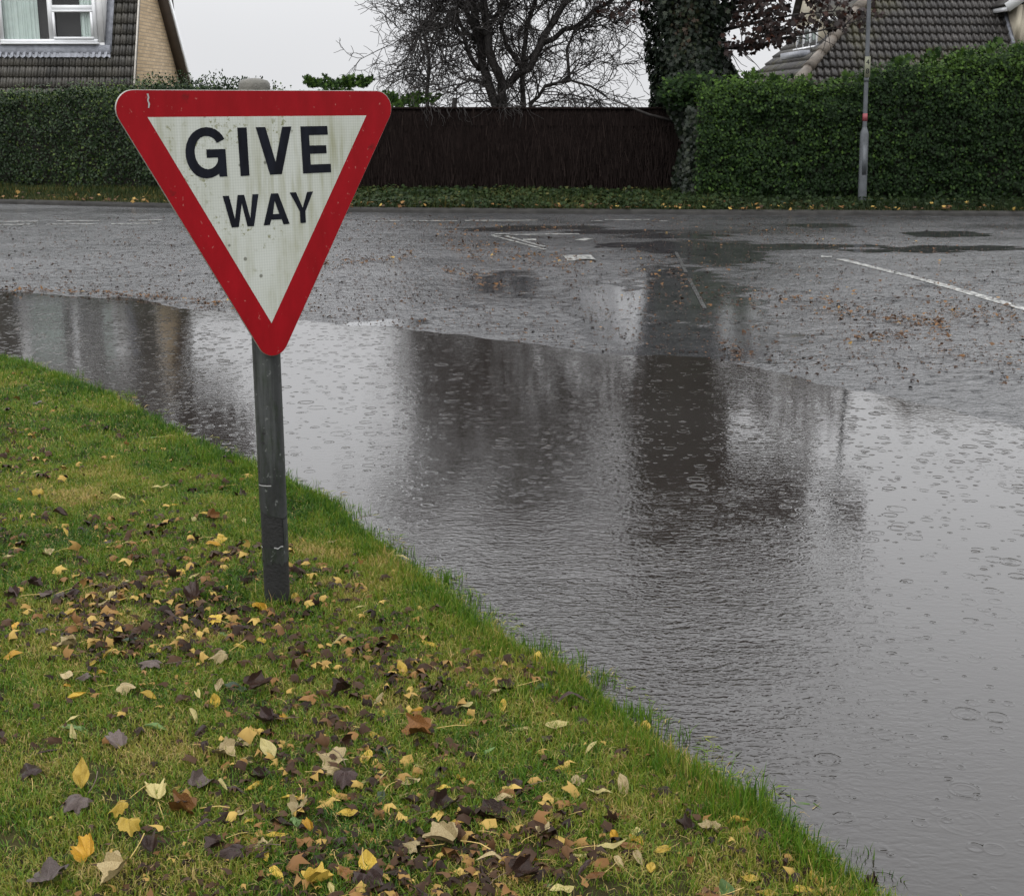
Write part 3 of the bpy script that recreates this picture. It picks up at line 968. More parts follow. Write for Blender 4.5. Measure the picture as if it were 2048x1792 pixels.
# ------------------------------------------------------------------ trees
def wander(g, p, d, length, r0, r1, seg, wig, up=0.0):
    pts, rad = [np.array(p, float)], [r0]
    d = norm(np.array(d, float))
    n = max(2, int(round(length / seg)))
    for i in range(n):
        d = norm(d + g.normal(0, wig, 3) + np.array([0, 0, up]))
        pts.append(pts[-1] + d * length / n)
        rad.append(r0 + (r1 - r0) * (i + 1) / n)
    return pts, rad


def sample(pts, rad, t):
    f = t * (len(pts) - 1)
    i = min(int(f), len(pts) - 2)
    a = f - i
    return pts[i] * (1 - a) + pts[i + 1] * a, rad[i] * (1 - a) + rad[i + 1] * a, norm(pts[i + 1] - pts[i])


def side_dir(g, d, ang):
    s = norm(np.cross(d, g.normal(0, 1, 3)))
    return norm(d * math.cos(ang) + s * math.sin(ang))


# bare many-stemmed tree: the main stems follow the photograph's, each at its own depth
TY = 25.2
g = np.random.default_rng(40)
tree = empty('bare_tree', (0.0, TY, 0.1), 'leafless tree with many twisted dark stems behind the brown fence', 'tree')
TL = np.array(tree.location)
STEMS = [([(985, 330), (990, 212), (970, 147), (961, 88), (946, 0), (930, -90)], 0.115, 0.0),
         ([(1005, 330), (1008, 212), (1005, 165), (982, 118), (973, 59), (966, 0), (975, -90)], 0.11, -0.2),
         ([(1006, 175), (1034, 148), (1061, 132), (1085, 82), (1108, 44), (1132, 0), (1165, -80)], 0.075, -0.2),
         ([(1046, 330), (1046, 212), (1045, 118), (1052, 59), (1073, 0), (1088, -90)], 0.065, 0.3),
         ([(1052, 330), (1060, 208), (1088, 174), (1138, 159), (1180, 172), (1215, 196)], 0.055, -0.4),
         ([(961, 140), (938, 112), (929, 74), (900, 50), (860, 62), (842, 74)], 0.05, -0.3),
         ([(965, 95), (930, 60), (905, 25), (870, 20), (838, 58), (850, 130)], 0.045, 0.4),
         ([(850, 330), (853, 212), (857, 124), (850, 70), (870, 30), (905, -20)], 0.05, 0.2),
         ([(976, 172), (943, 162), (918, 172), (906, 186)], 0.035, -0.5),
         ([(1085, 90), (1130, 62), (1165, 45), (1190, 18), (1240, -10)], 0.05, 0.1),
         ([(1045, 140), (1010, 90), (1005, 40), (1020, -10), (1040, -80)], 0.045, 0.7),
         ([(1138, 160), (1136, 100), (1150, 60), (1210, 50)], 0.035, 0.0),
         ([(958, 90), (945, 40), (915, 0), (880, -60)], 0.045, 0.9),
         ([(975, 60), (1000, 20), (1010, -30), (1020, -120)], 0.045, -0.6)]
mt, mb, mtw = MB(), MB(), MB()
nseg = 0
for si, (pp, r, dy) in enumerate(STEMS):
    pts = []
    for i, (px, py) in enumerate(pp):
        v = np.array(at(px, py, TY + dy * min(1, i / 3)))
        if i == 0 and py > 300:
            v[2] = 0.05
        pts.append(v - TL)
    # continue above what the photograph shows
    if pp[-1][1] < -5:
        d = norm(pts[-1] - pts[-2])
        ex, _ = wander(g, pts[-1], d * 0.7 + np.array([0, 0, 0.6]), 2.6, 1, 1, 0.4, 0.16, 0.04)
        pts += ex[1:]
    # fine wobble
    fp = []
    for a, b in zip(pts[:-1], pts[1:]):
        k_ = max(1, int(np.linalg.norm(b - a) / 0.16))
        for j in range(k_):
            fp.append(a + (b - a) * j / k_ + g.normal(0, 0.012, 3))
    fp.append(pts[-1])
    rad = [r * (1 - 0.75 * (i / len(fp)) ** 0.9) for i in range(len(fp))]
    (mt if r > 0.06 else mb).tube(fp, rad, 7)
    tot = sum(np.linalg.norm(b - a) for a, b in zip(fp[:-1], fp[1:]))
    for q in range(int(tot * 9.5)):
        t = g.uniform(0.22, 1.0)
        p, rr, d = sample(fp, rad, t)
        if p[2] < 1.2:
            continue
        d1 = norm(side_dir(g, d, g.uniform(0.5, 1.2)) + np.array([p[0] * 0.16, 0, 0.0]))
        b1, r1 = wander(g, p, d1, g.uniform(0.7, 1.7), min(rr * 0.5, 0.016), 0.006, 0.14, 0.22, g.uniform(-0.05, 0.06))
        mb.tube(b1, r1, 4, False)
        for q2 in range(g.integers(7, 12)):
            p2, rr2, d2 = sample(b1, r1, g.uniform(0.15, 1))
            b2, r2 = wander(g, p2, side_dir(g, d2, g.uniform(0.4, 1.1)), g.uniform(0.3, 0.75), 0.007, 0.004, 0.1, 0.3, g.uniform(-0.08, 0.04))
            mtw.tube(b2, r2, 3, False)
            for q3 in range(g.integers(3, 6)):
                p3, _, d3 = sample(b2, r2, g.uniform(0.2, 1))
                b3, r3 = wander(g, p3, side_dir(g, d3, g.uniform(0.5, 1.3)), g.uniform(0.08, 0.26), 0.0055, 0.0042, 0.06, 0.35, -0.05)
                mtw.tube(b3, r3, 3, False)
# old clipped stub and dry strands hanging over the fence
mb.tube([np.array(at(906, 230, TY - .6)) - TL, np.array(at(910, 196, TY - .6)) - TL], [0.05, 0.045], 7)
for x0 in list(g.uniform(845, 935, 26)) + list(g.uniform(985, 1060, 26)):
    p = np.array(at(x0, g.uniform(204, 214), 23.0)); p[1] = fl(p[0]) - 0.02
    b, r = wander(g, p - TL, (g.normal(0, 0.5), -0.15, -0.6), g.uniform(0.15, 0.5), 0.006, 0.003, 0.06, 0.3, -0.1)
    for q in b:
        q[1] = min(q[1], fl(q[0]) - 0.03 - TL[1])
    mtw.tube(b, r, 3, False)
s = mt.build('trunk', MAT['bark'], tree, True)
mb.build('branches', MAT['bark'], tree, True)
mtw.build('twigs', MAT['twig'], tree)
# a few last brown leaves caught in the twigs
MAPLE_CARD = [(0, 0, 0), (0.25, 0.12, .02), (0.55, 0.05, -.05), (0.42, 0.32, .02), (0.72, 0.62, -.08), (0.32, 0.62, .03), (0.22, 0.8, 0), (0, 1.12, -.06),
              (-0.22, 0.8, 0), (-0.32, 0.62, .03), (-0.72, 0.62, -.08), (-0.42, 0.32, .02), (-0.55, 0.05, -.05), (-0.25, 0.12, .02)]
MAPF = [tuple(range(14))]

# ivy-clad maple with copper leaves
IX, IY = 2.98, 23.75
g = np.random.default_rng(77)
o = empty('ivy_clad_maple', (IX, IY, 0.1), 'dark ivy clad maple with copper leaves between the fence and the conifer hedge', 'tree')
L = np.array(o.location)
m = MB()
m.tube([(0, 0, -0.1), (0.05, 0, 1.5), (-0.05, 0.05, 3.0), (0.0, 0.05, 5.0), (0.2, 0, 6.5)], [0.34, 0.3, 0.27, 0.22, 0.1], 12)
m.build('trunk', MAT['bark'], o, True)
m = MB()
LIMBS = []
def limb(p, d, ln, r, up=0.0, wig=0.12):
    pts, rad = wander(g, p, d, ln, r, 0.012, 0.2, wig, up)
    m.tube(pts, rad, 6)
    LIMBS.append((pts, rad))


for px in ([(1440, 96), (1500, 98), (1560, 78), (1640, 62), (1725, 40)], [(1450, 60), (1520, 44), (1590, 30), (1680, 22)], [(1430, 100), (1480, 92), (1540, 66), (1600, 62)],
           [(1440, 30), (1500, 20), (1560, -20), (1640, -60)], [(1300, 0), (1250, -30), (1200, -60)], [(1440, 0), (1560, -60), (1680, -120)], [(1450, 10), (1600, -10), (1720, -40)]):
    pts = [np.array(at(a, b, IY - 0.2 - 0.25 * i)) - L for i, (a, b) in enumerate(px)]
    rad = list(np.linspace(0.035, 0.008, len(pts)))
    m.tube(pts, rad, 6)
    LIMBS.append((pts, rad))
for q in range(26):
    a = g.uniform(0, 6.28)
    limb((0, 0, g.uniform(4.7, 6.4)), (math.cos(a) + 0.55, math.sin(a) * 0.8, g.uniform(0.1, 0.8)), g.uniform(1.6, 3.0), 0.05, 0.02)
pos, ax = [], []
for pts, rad in list(LIMBS):
    for q in range(26):
        p, rr, d = sample(pts, rad, g.uniform(0.1, 1))
        b, r = wander(g, p, side_dir(g, d, g.uniform(0.5, 1.1)), g.uniform(0.25, 0.7), 0.01, 0.004, 0.12, 0.25, -0.02)
        m.tube(b, r, 3, False)
        for q2 in range(9):
            p2, _, d2 = sample(b, r, g.uniform(0.2, 1))
            pos.append(p2 + g.normal(0, 0.05, 3)); ax.append(d2 * 0.5 + np.array([0, 0, -0.7]))
m.build('limbs', MAT['bark'], o, True)
pos, ax = np.array(pos), np.array(ax)
n = len(pos)
sc_ = g.uniform(0.05, 0.095, n)
pp_ = np.array([to_px(*(q_ + L)) for q_ in pos])
kp_ = pp_[:, 1] < np.interp(pp_[:, 0], [1440, 1500, 1570, 1600, 1640, 1740], [112, 106, 92, 66, 60, 60])
pos, ax, sc_ = pos[kp_], ax[kp_], sc_[kp_]
n = len(pos)
P1 = cards(MAPLE_CARD, MAPF, pos, ax + g.normal(0, 0.4, (n, 3)), np.stack([g.normal(0, .5, n), -np.ones(n), g.normal(0.4, .5, n)], -1), sc_, np.clip(g.normal(0.4, 0.25, n), 0, 1))
# the dense upper crown (above the picture, seen mirrored in the flood)
n = 11000
d = norm(g.normal(0, 1, (n, 3)))
c = np.array([1.1, 0.0, 5.75]) + d * (g.random(n) ** 0.4)[:, None] * np.array([2.5, 1.8, 1.3])
keep = fbm(c[:, 0] * 1.2 + 9, c[:, 2] * 1.2, 2) > 0.36
c = c[keep]; n = len(c)
P2 = cards(MAPLE_CARD, MAPF, c, g.normal(0, 0.5, (n, 3)) + np.array([0, 0, -0.6]), g.normal(0, 1, (n, 3)), g.uniform(0.09, 0.16, n), np.clip(g.normal(0.4, 0.25, n), 0, 1))
link('copper_leaves', mesh_raw('copper_leaves', *join_raw([P1, P2])), MAT['copper'], o)
# ivy
n = 26000
z = np.where(g.random(n) < 0.25, g.uniform(0.9, 2.4, n), g.uniform(0.9, 6.2, n))
th = g.uniform(0, 6.2832, n)
R = np.interp(z, [0.9, 1.6, 2.1, 2.6, 3.1, 3.6, 5, 6.2], [0.75, 0.78, 0.64, 0.58, 0.78, 0.86, 0.85, 0.5])
R = 1.12 * R * (0.82 + 0.5 * (fbm(th * 2.2, z * 1.7, 3) - 0.3)) * (1 - 0.3 * g.random(n) ** 2)
cx = np.interp(z, [0.9, 1.6, 2.0, 2.5, 3.5, 6], [0.2, 0.2, 0.1, -0.08, 0.05, 0.1])
p = np.stack([cx + R * np.cos(th), R * np.sin(th) * 0.8, z], -1)
nr = np.stack([np.cos(th), np.sin(th), g.normal(0.3, 0.4, n)], -1) + g.normal(0, 0.4, (n, 3))
brown = np.exp(-((p[:, 0] + 0.15) ** 2 / 0.1 + (z - 2.9) ** 2 / 0.5))
t_ = np.clip(g.normal(0.35, 0.2, n) + brown * g.random(n) * 0.8, 0, 1)
pt = cards(IVY, IVYF, p, np.stack([g.normal(0, .5, n), g.normal(0, .5, n), -np.ones(n)], -1), nr, g.uniform(0.055, 0.10, n), t_)
# inner ivy mass so the sky does not show through the middle
iv = link('ivy', mesh_raw('ivy', *pt), MAT['ivy'], o)
m = MB()
zz = np.linspace(0.9, 6.0, 18)
m.lathe([(float(np.interp(a, [0.9, 1.6, 2.1, 2.6, 3.1, 3.6, 5, 6.0], [0.42, 0.46, 0.4, 0.36, 0.42, 0.5, 0.5, 0.15])), float(a)) for a in zz], n=14)
m.build('ivy_stems', MAT['hedge_core'], iv, True)
# green shoots of the hedge reaching over the fence end
n = 1500
d = norm(g.normal(0, 1, (n, 3)))
c = np.array(at(1385, 183, 22.35)) + d * (g.random(n) ** 0.5)[:, None] * np.array([0.58, 0.35, 0.30])
c[:, 2] -= np.clip(np.abs(c[:, 0] - 2.95) - 0.4, 0, 1) * 0.2
ob = (2.95, 22.35, 1.4)
pt = cards(SPRAY, SPRAYF, c - np.array(ob), np.stack([g.normal(0, .8, n), g.normal(-.4, .4, n), g.normal(-0.2, .4, n)], -1), np.stack([g.normal(0, .4, n), -np.ones(n), g.normal(0.8, .4, n)], -1), g.uniform(0.06, 0.11, n), np.clip(g.normal(0.4, .2, n) + (c[:, 2] - 1.7) * 0.4, 0, 1))
bsh = empty('evergreen_bush', ob, 'green evergreen bush overhanging the right end of the brown fence', 'bush')
link('foliage', mesh_raw('evergreen_foliage', *pt), MAT['conifer'], bsh)
m = MB()
for q in range(9):
    a = np.array([g.normal(0, 0.1), 0.3, -0.15])
    b = np.array([g.normal(0, 0.45), g.normal(0, 0.15), g.uniform(0.1, 0.5)])
    m.tube([a, (a + b) / 2 + g.normal(0, 0.05, 3), b], [0.03, 0.022, 0.008], 5)
m.build('stems', MAT['bark'], bsh, True)

# conifer tips that rise behind the sign
def conifer(name, label, px0, px1, ytop, Yd, seed, n):
    g = np.random.default_rng(seed)
    a, b = at(px0, 200, Yd), at(px1, 200, Yd)
    cx, hw = (a.x + b.x) / 2, (b.x - a.x) / 2
    top = at((px0 + px1) / 2, ytop, Yd).z
    o = empty(name, (cx, Yd, 0.08), label, 'bush')
    m = MB()
    for q in range(8):
        e = np.array([g.uniform(-hw, hw) * 0.8, g.normal(0, 0.3), top * 0.85])
        m.tube([np.array([0, 0, 0]), e * np.array([0.4, 0.4, 0.5]), e], [0.05, 0.03, 0.01], 5)
    m.build('stems', MAT['bark'], o, True)
    pos, ax = [], []
    for q in range(n):
        x = g.uniform(-1, 1)
        z = g.random() ** 0.7
        w = 1.0 - 0.45 * z
        pos.append((x * hw * w, g.normal(0, 0.3), 0.15 + z * (top - 0.15) * (0.88 + 0.12 * math.cos(x * 2.2))))
        ax.append((x + g.normal(0, 0.4), g.normal(0, 0.4), 0.6 + g.normal(0, 0.2)))
    sh = 46
    for q in range(sh):
        x = g.uniform(-1, 1) * hw * 0.85
        l = g.uniform(0.12, 0.34)
        for j in range(12):
            t = j / 12
            pos.append((x + l * t * 0.8 * (1 if x > -0.1 else -0.4), g.normal(0, 0.02), top - 0.12 + l * (t - 0.25 * t * t) * 0.8))
            ax.append((g.normal(0.5, 0.7), g.normal(0, 0.3), 0.7))
    pos, ax = np.array(pos), np.array(ax)
    k_ = len(pos)
    pt = cards(SPRAY, SPRAYF, pos, ax, np.stack([g.normal(0, .4, k_), -np.ones(k_), g.normal(0.3, .4, k_)], -1), g.uniform(0.05, 0.11, k_), np.clip(g.normal(0.7, .2, k_), 0, 1))
    link('foliage', mesh_raw('conifer_tips', *pt), MAT['conifer'], o)


conifer('conifer_bush', 'feathery green conifer tips showing above the top edge of the sign', 605, 742, 172, 25.0, 51, 1500)
conifer('conifer_bush', 'low mossy green bush behind the left end of the brown fence', 750, 870, 206, 24.6, 52, 1100)

# added tree behind the tiled house, out of the picture, for its dark reflection
g = np.random.default_rng(61)
o = empty('added_tree', (-9.4, 38.0, 0.08), 'added brown leaved tree, out of view behind the grey tiled house', 'tree')
m = MB()
m.tube([(0, 0, -0.1), (0.1, 0, 3), (0, 0.1, 7), (0.2, 0, 11)], [0.4, 0.34, 0.25, 0.06], 10)
for q in range(16):
    a = g.uniform(0, 6.28)
    pts, rad = wander(g, (0, 0, g.uniform(5.2, 9)), (math.cos(a), math.sin(a), 0.35), 2.3, 0.1, 0.02, 0.4, 0.12)
    m.tube(pts, rad, 5)
m.build('trunk', MAT['bark'], o, True)
n = 5500
d = norm(g.normal(0, 1, (n, 3)))
c = np.array([-0.6, 0, 8.3]) + d * (g.random(n) ** 0.35)[:, None] * np.array([2.9, 2.2, 2.8])
c = c[(fbm(c[:, 0] + 4, c[:, 2], 2) > 0.33) & (c[:, 2] > 5.35)]
n = len(c)
pt = cards(LEAF4, [(0, 1, 2, 3)], c, g.normal(0, 1, (n, 3)), g.normal(0, 1, (n, 3)), g.uniform(0.18, 0.34, n), np.clip(g.normal(0.4, .2, n), 0, 1))
link('crown', mesh_raw('added_crown', *pt), MAT['copper'], o)

# ------------------------------------------------------------------ houses
def tile_roof(name, O, U, W, N, courses, gauge, roll, mat, parent, seed, lift=0.05, amp=0.026):
    """courses: list of (u0, u1) from the eaves upwards; each course overlaps the one below"""
    g = np.random.default_rng(seed)
    O, U, W, N = (np.array(a, float) for a in (O, U, W, N))
    parts = []
    for i, (u0, u1) in enumerate(courses):
        if u1 - u0 < 0.05:
            continue
        n = max(3, int((u1 - u0) / roll * 10))
        u = np.linspace(u0, u1, n)
        ph_ = (u / roll) % 1.0
        prof = amp * np.where(ph_ < 0.2, -1.8, np.where(ph_ < 0.62, np.sin((ph_ - 0.2) / 0.42 * math.pi), -0.1)) + g.normal(0, 0.0015, n)
        rows = []
        for v, hh in ((i * gauge + 0.004, lift - 0.05), (i * gauge, lift), ((i + 1) * gauge + 0.03, 0.0)):
            jit = 0.004 * np.sin(np.floor(u / (2 * roll)) * 12.9898 + i * 4.1)
            rows.append(O + U * u[:, None] + W * (v + jit)[:, None] + N * (prof + hh)[:, None])
        P = np.stack(rows)
        cell = np.floor(u / (2 * roll) + 0.25 * (i % 2)).astype(int)
        tv = _perm[cell & 255, (i * 7 + seed) & 255]
        q = (np.arange(2)[:, None] * n + np.arange(n - 1)[None, :])
        loops = np.stack([q, q + 1, q + n + 1, q + n], -1).reshape(-1)
        parts.append((P.reshape(-1, 3), loops, np.full(2 * (n - 1), 4), np.tile(tv, 3)))
    return link(name, mesh_raw(name, *join_raw(parts)), mat, parent)


# --- left house (grey tiled chalet with a dormer)
GX = -8.05
o = empty('tiled_house', (GX, 31.5, 0.08), 'grey brown tiled chalet house with a white dormer window and buff brick gable', 'house')
HL = Vector(o.location)
lv = lambda *p: Vector(p) - HL
wall = MB()
wall.prism([lv(GX, 29.95, 0), lv(GX, 35.6, 0), lv(GX, 35.25, 1.1), lv(GX, 31.48, 4.98), lv(GX, 30.0, 1.75), lv(GX, 29.95, 1.2)], (-0.25, 0, 0))
wall.box(lv(-16, 29.95, 0), lv(GX - 0.25, 30.2, 1.3))
wall.box(lv(-16, 35.3, 0), lv(GX - 0.25, 35.55, 1.1))
wall.box(lv(-16.2, 29.95, 0), lv(-16, 35.55, 2.0))
wall.build('wall', MAT['brick'], o)
sl = math.atan2(2.17, 1.0)
W = np.array([0, math.cos(sl), math.sin(sl)])
N = np.array([0, -math.sin(sl), math.cos(sl)])
e0 = np.array([-16.2, 30.0 + (1.0 - 1.9) / 2.17, 1.0])
slope_len = (5.11 - 1.0) / math.sin(sl)
nc = int(slope_len / 0.245)
m = MB()
a0 = Vector(e0) - HL
m.prism([a0 - Vector(N) * 0.06, a0 + Vector((16.2 + GX + 0.02, 0, 0)) - Vector(N) * 0.06, a0 + Vector((16.2 + GX + 0.02, 0, 0)) + Vector(W) * slope_len - Vector(N) * 0.06, a0 + Vector(W) * slope_len - Vector(N) * 0.06], tuple(N * 0.03))
rs = math.atan(1.065)
rb = Vector((-16.2, 31.48, 5.11)) - HL
m.prism([rb, rb + Vector((16.2 + GX + 0.24, 0, 0)), rb + Vector((16.2 + GX + 0.24, 4.6, -4.6 * 1.065)), rb + Vector((0, 4.6, -4.6 * 1.065))], (0, 0.06, 0.06))
rf_ = m.build('roof', MAT['tile_a'], o)
tile_roof('roof_tiles', e0 - np.array(HL), (1, 0, 0), W, N, [(0, 16.2 + GX)] * nc, 0.245, 0.132, MAT['tile_a'], rf_, 3)
m = MB()
m.bar(lv(GX + 0.012, 30.0 - 0.9 / 2.17 - .03, 1.03), lv(GX + 0.012, 31.45, 5.1), 0.028, 0.05, up=tuple(N))
m.build('verge_strip', MAT['verge_mortar'], rf_)
m = MB()
m.bar(lv(GX + 0.11, 31.5, 4.98), lv(GX + 0.11, 36.0, 4.98 - 4.5 * 1.065), 0.24, 0.12, up=(0, 0.73, 0.68))
m.build('soffit', MAT['brown_wood'], rf_)
m = MB()
m.bar(lv(GX + 0.245, 31.5, 5.05), lv(GX + 0.245, 36.05, 5.05 - 4.55 * 1.065), 0.025, 0.16, up=(0, 0.73, 0.68))
m.build('bargeboard', MAT['white'], rf_)
m = MB()
m.tube([lv(-16.2, 31.48, 5.13), lv(GX + 0.02, 31.48, 5.13)], 0.11, 10)
m.build('ridge_tiles', MAT['ridge'], rf_)
# dormer
DY = 30.28
dx = lambda px: float(at(px, 60, DY).x)
zz = lambda py: float(at(100, py, DY).z)
dm = MB()
x0, x1 = dx(-14), dx(206)
zs = zz(86)
zt = 4.32
wx0, wx1 = dx(0), dx(194)
# front cladding around the window opening, cheeks with slanted foot
dm.box(lv(x0, DY, zs), lv(wx0, DY + 0.08, zt)); dm.box(lv(wx1, DY, zs), lv(x1, DY + 0.08, zt))
dm.box(lv(wx0, DY, 4.12), lv(wx1, DY + 0.08, zt)); dm.box(lv(x0, DY, zs - 0.32), lv(x1, DY + 0.08, zs))
yr = lambda z: 30.0 + (z - 1.9) / 2.17
for x in (x0, x1 - 0.05):
    dm.prism([lv(x, DY + 0.08, zs - 0.32), lv(x, yr(zt) + 0.05, zt), lv(x, DY + 0.08, zt)], (0.05, 0, 0))
d_ = dm.build('dormer', MAT['clad'], o)
m = MB(); m.box(lv(x0 - 0.15, DY - 0.15, zt), lv(x1 + 0.15, 31.6, zt + 0.14)); m.build('dormer_roof', MAT['white'], d_)
m = MB()
m.box(lv(x0 - 0.1, DY - 0.035, zs - 0.30), lv(x1 + 0.13, DY - 0.02, zs - 0.05))
y_, n_w = None, 40
for i in range(n_w):
    xa = x0 - 0.1 + (x1 - x0 + 0.23) * i / n_w
    xb = x0 - 0.1 + (x1 - x0 + 0.23) * (i + 1) / n_w
    pa = 0.02 * math.cos(2 * math.pi * xa / 0.132)
    m.add([lv(xa, yr(zs - 0.12) - 0.07, zs - 0.10), lv(xb, yr(zs - 0.12) - 0.07, zs - 0.10), lv(xb, yr(zs - 0.3) - 0.09 - pa, zs - 0.30 + pa), lv(xa, yr(zs - 0.3) - 0.09 - pa, zs - 0.30 - pa)], [(0, 1, 2, 3)])
m.build('sill_flashing', MAT['lead'], d_)
m = MB()
m.prism([lv(x1 + 0.004, yr(zs - 0.2) - 0.07, zs - 0.2), lv(x1 + 0.15, yr(zs - 0.2) - 0.07, zs - 0.2), lv(x1 + 0.15, yr(zt) - 0.07, zt), lv(x1 + 0.004, yr(zt) - 0.07, zt)], (0, -0.02, 0.01))
m.build('side_flashing', MAT['lead'], d_)
w = MB()
fy0, fy1 = DY - 0.03, DY + 0.05
fw = 0.07
w.box(lv(wx0, fy0, zs), lv(wx1, fy1, zs + fw)); w.box(lv(wx0, fy0, 4.05), lv(wx1, fy1, 4.12))
w.box(lv(wx0, fy0, zs + fw), lv(wx0 + fw, fy1, 4.05)); w.box(lv(wx1 - fw, fy0, zs + fw), lv(wx1, fy1, 4.05))
mxx = dx(103)
w.box(lv(mxx - 0.05, fy0, zs + fw), lv(mxx + 0.05, fy1, 4.05))
tz = zz(16)
w.box(lv(mxx + 0.05, fy0, tz - 0.05), lv(wx1 - fw, fy1, tz + 0.05))
# casement frames standing proud in the right-hand lights
cz0, cz1, cx0, cx1 = zs + fw, tz - 0.05, mxx + 0.05, wx1 - fw
for a, b, c, e in ((cx0, cx1, cz0, cz0 + 0.045), (cx0, cx1, cz1 - 0.045, cz1), (cx0, cx0 + 0.045, cz0 + 0.045, cz1 - 0.045), (cx1 - 0.045, cx1, cz0 + 0.045, cz1 - 0.045)):
    w.box(lv(a, fy0 - 0.02, c), lv(b, fy0 + 0.03, e))
wn_ = w.build('window', MAT['white'], d_)
m = MB(); m.box(lv(wx0 - 0.04, DY - 0.09, zs - 0.035), lv(wx1 + 0.04, DY + 0.0, zs - 0.002)); m.build('sill', MAT['white'], wn_)
m = MB(); m.add([lv(wx0 + 0.03, DY + 0.02, zs + 0.03), lv(wx1 - 0.03, DY + 0.02, zs + 0.03), lv(wx1 - 0.03, DY + 0.02, 4.09), lv(wx0 + 0.03, DY + 0.02, 4.09)], [(0, 1, 2, 3)])
m.build('pane', MAT['glass'], wn_)
g = np.random.default_rng(9)
for a, b in ((6, 76), (160, 190)):
    xa, xb = dx(a), dx(b)
    u = np.linspace(0, 1, 90)
    w0 = 0.025 * np.sin(u * (xb - xa) * 62 + np.sin(u * 9) * 1.4) + 0.012 * np.sin(u * (xb - xa) * 140)
    rows = [np.stack([xa + (xb - xa) * u, DY + 0.085 + w0 * 0.8 * s_, np.full(90, z_)], -1) - np.array(HL) for z_, s_ in ((zs + 0.02, 1.1), (3.6, 1.0), (4.1, 0.7))]
    link('curtain', grid_mesh('curtain', np.stack(rows)), MAT['curtain'], wn_)
m = MB()
m.add([lv(wx0 - .1, DY + 0.15, zs - .2), lv(wx1 + .1, DY + 0.15, zs - .2), lv(wx1 + .1, DY + 0.15, 4.2), lv(wx0 - .1, DY + 0.15, 4.2), lv(wx0 - .1, DY + 0.055, zs - .1), lv(wx1 + .1, DY + 0.055, zs - .1), lv(wx1 + .1, DY + 0.055, 4.15), lv(wx0 - .1, DY + 0.055, 4.15)],
      [(0, 1, 2, 3), (4, 5, 1, 0), (3, 2, 6, 7), (4, 0, 3, 7), (1, 5, 6, 2)])
m.build('room', MAT['dark_room'], wn_)

# --- right house (hipped dark tiles, cream dormers)
o = empty('hipped_house', (12, 33, 0.08), 'cream house with a dark lichen spotted hipped roof behind the conifer hedge', 'house')
HL = Vector(o.location)
s2 = math.sqrt(0.5)
EX, EY, EZ = 5.93, 29.4, 1.93
m = MB()
m.box(lv(EX + 0.4, EY + 0.4, 0), lv(18, EY + 0.65, EZ)); m.box(lv(EX + 0.4, EY + 0.65, 0), lv(EX + 0.65, 35.9, EZ))
m.prism([lv(EX + 0.4, 35.9, 0), lv(18, 35.9, 0), lv(18, 35.9, 5.95), lv(10, 35.9, 5.95), lv(EX + 0.4, 35.9, 2.3)], (0, -0.2, 0))
m.prism([lv(18, EY + 0.65, 0), lv(18, 35.7, 0), lv(18, 35.7, 5.9), lv(18, 33.4, 5.9), lv(18, EY + 0.65, 2.1)], (-0.2, 0, 0))
m.build('wall', MAT['cream'], o)
top = 4.07
m = MB()
P_ = [lv(EX, EY, EZ - .05), lv(18.2, EY, EZ - .05), lv(18.2, EY + top, EZ + top - .05), lv(EX + top, EY + top, EZ + top - .05), lv(EX, 36.0, EZ - .05), lv(EX + top, 36.0, EZ + top - .05), lv(18.2, 36.0, EZ + top - .05)]
m.add(P_, [(0, 1, 2, 3), (4, 0, 3, 5), (5, 3, 2, 6)])
rf_ = m.build('roof', MAT['tile_b'], o)
gg = 0.255
nc = int(top / s2 / gg)
c1 = [(max(0, i * gg * s2 + 0.03), 18.2 - EX) for i in range(nc)]
tile_roof('roof_tiles', lv(EX, EY, EZ), (1, 0, 0), (0, s2, s2), (0, -s2, s2), c1, gg, 0.15, MAT['tile_b'], rf_, 5, lift=0.055)
c2 = [(-(36.0 - EY), -max(0, i * gg * s2 + 0.03)) for i in range(nc)]
tile_roof('roof_tiles', lv(EX, EY, EZ), (0, -1, 0), (s2, 0, s2), (-s2, 0, s2), c2, gg, 0.15, MAT['tile_b'], rf_, 6, lift=0.055)
m = MB()
for i in range(13):
    t0, t1 = i / 13 * top - 0.02, (i + 1) / 13 * top
    m.tube([lv(EX + t0, EY + t0, EZ + t0 + 0.075), lv(EX + t1, EY + t1, EZ + t1 + 0.055)], [0.125, 0.105], 10)
m.build('hip_tiles', MAT['ridge'], rf_, True)
# left dormer: window looks left, cheek towards the road
m = MB()
XF = 6.81
m.prism([lv(XF, 31.5, 2.78), lv(7.45, 31.5, 3.42), lv(XF, 31.5, 3.42)], (0, 0.12, 0))
m.prism([lv(XF, 34.1, 2.78), lv(7.45, 34.1, 3.42), lv(XF, 34.1, 3.42)], (0, -0.12, 0))
m.prism([lv(XF, 31.62, 3.3), lv(XF, 33.98, 3.3), lv(XF, 33.98, 3.42), lv(XF, 32.8, 4.55), lv(XF, 31.62, 3.42)], (0.1, 0, 0))
m.box(lv(XF, 31.62, 2.72), lv(XF + 0.1, 33.98, 2.8))
d_ = m.build('dormer', MAT['cream'], o)
m = MB()
for sy, ya in ((1, 31.3), (-1, 34.3)):
    m.prism([lv(XF - 0.12, ya, 3.36), lv(8.3, ya, 3.36), lv(8.6, 32.8, 4.78), lv(XF - 0.12, 32.8, 4.78)], (0, 0, 0.07))
m.build('dormer_roof', MAT['tile_b'], d_)
m = MB()
m.box(lv(XF - 0.05, 31.27, 3.32), lv(7.55, 31.3, 3.42))
m.build('fascia', MAT['white'], d_)
w = MB()
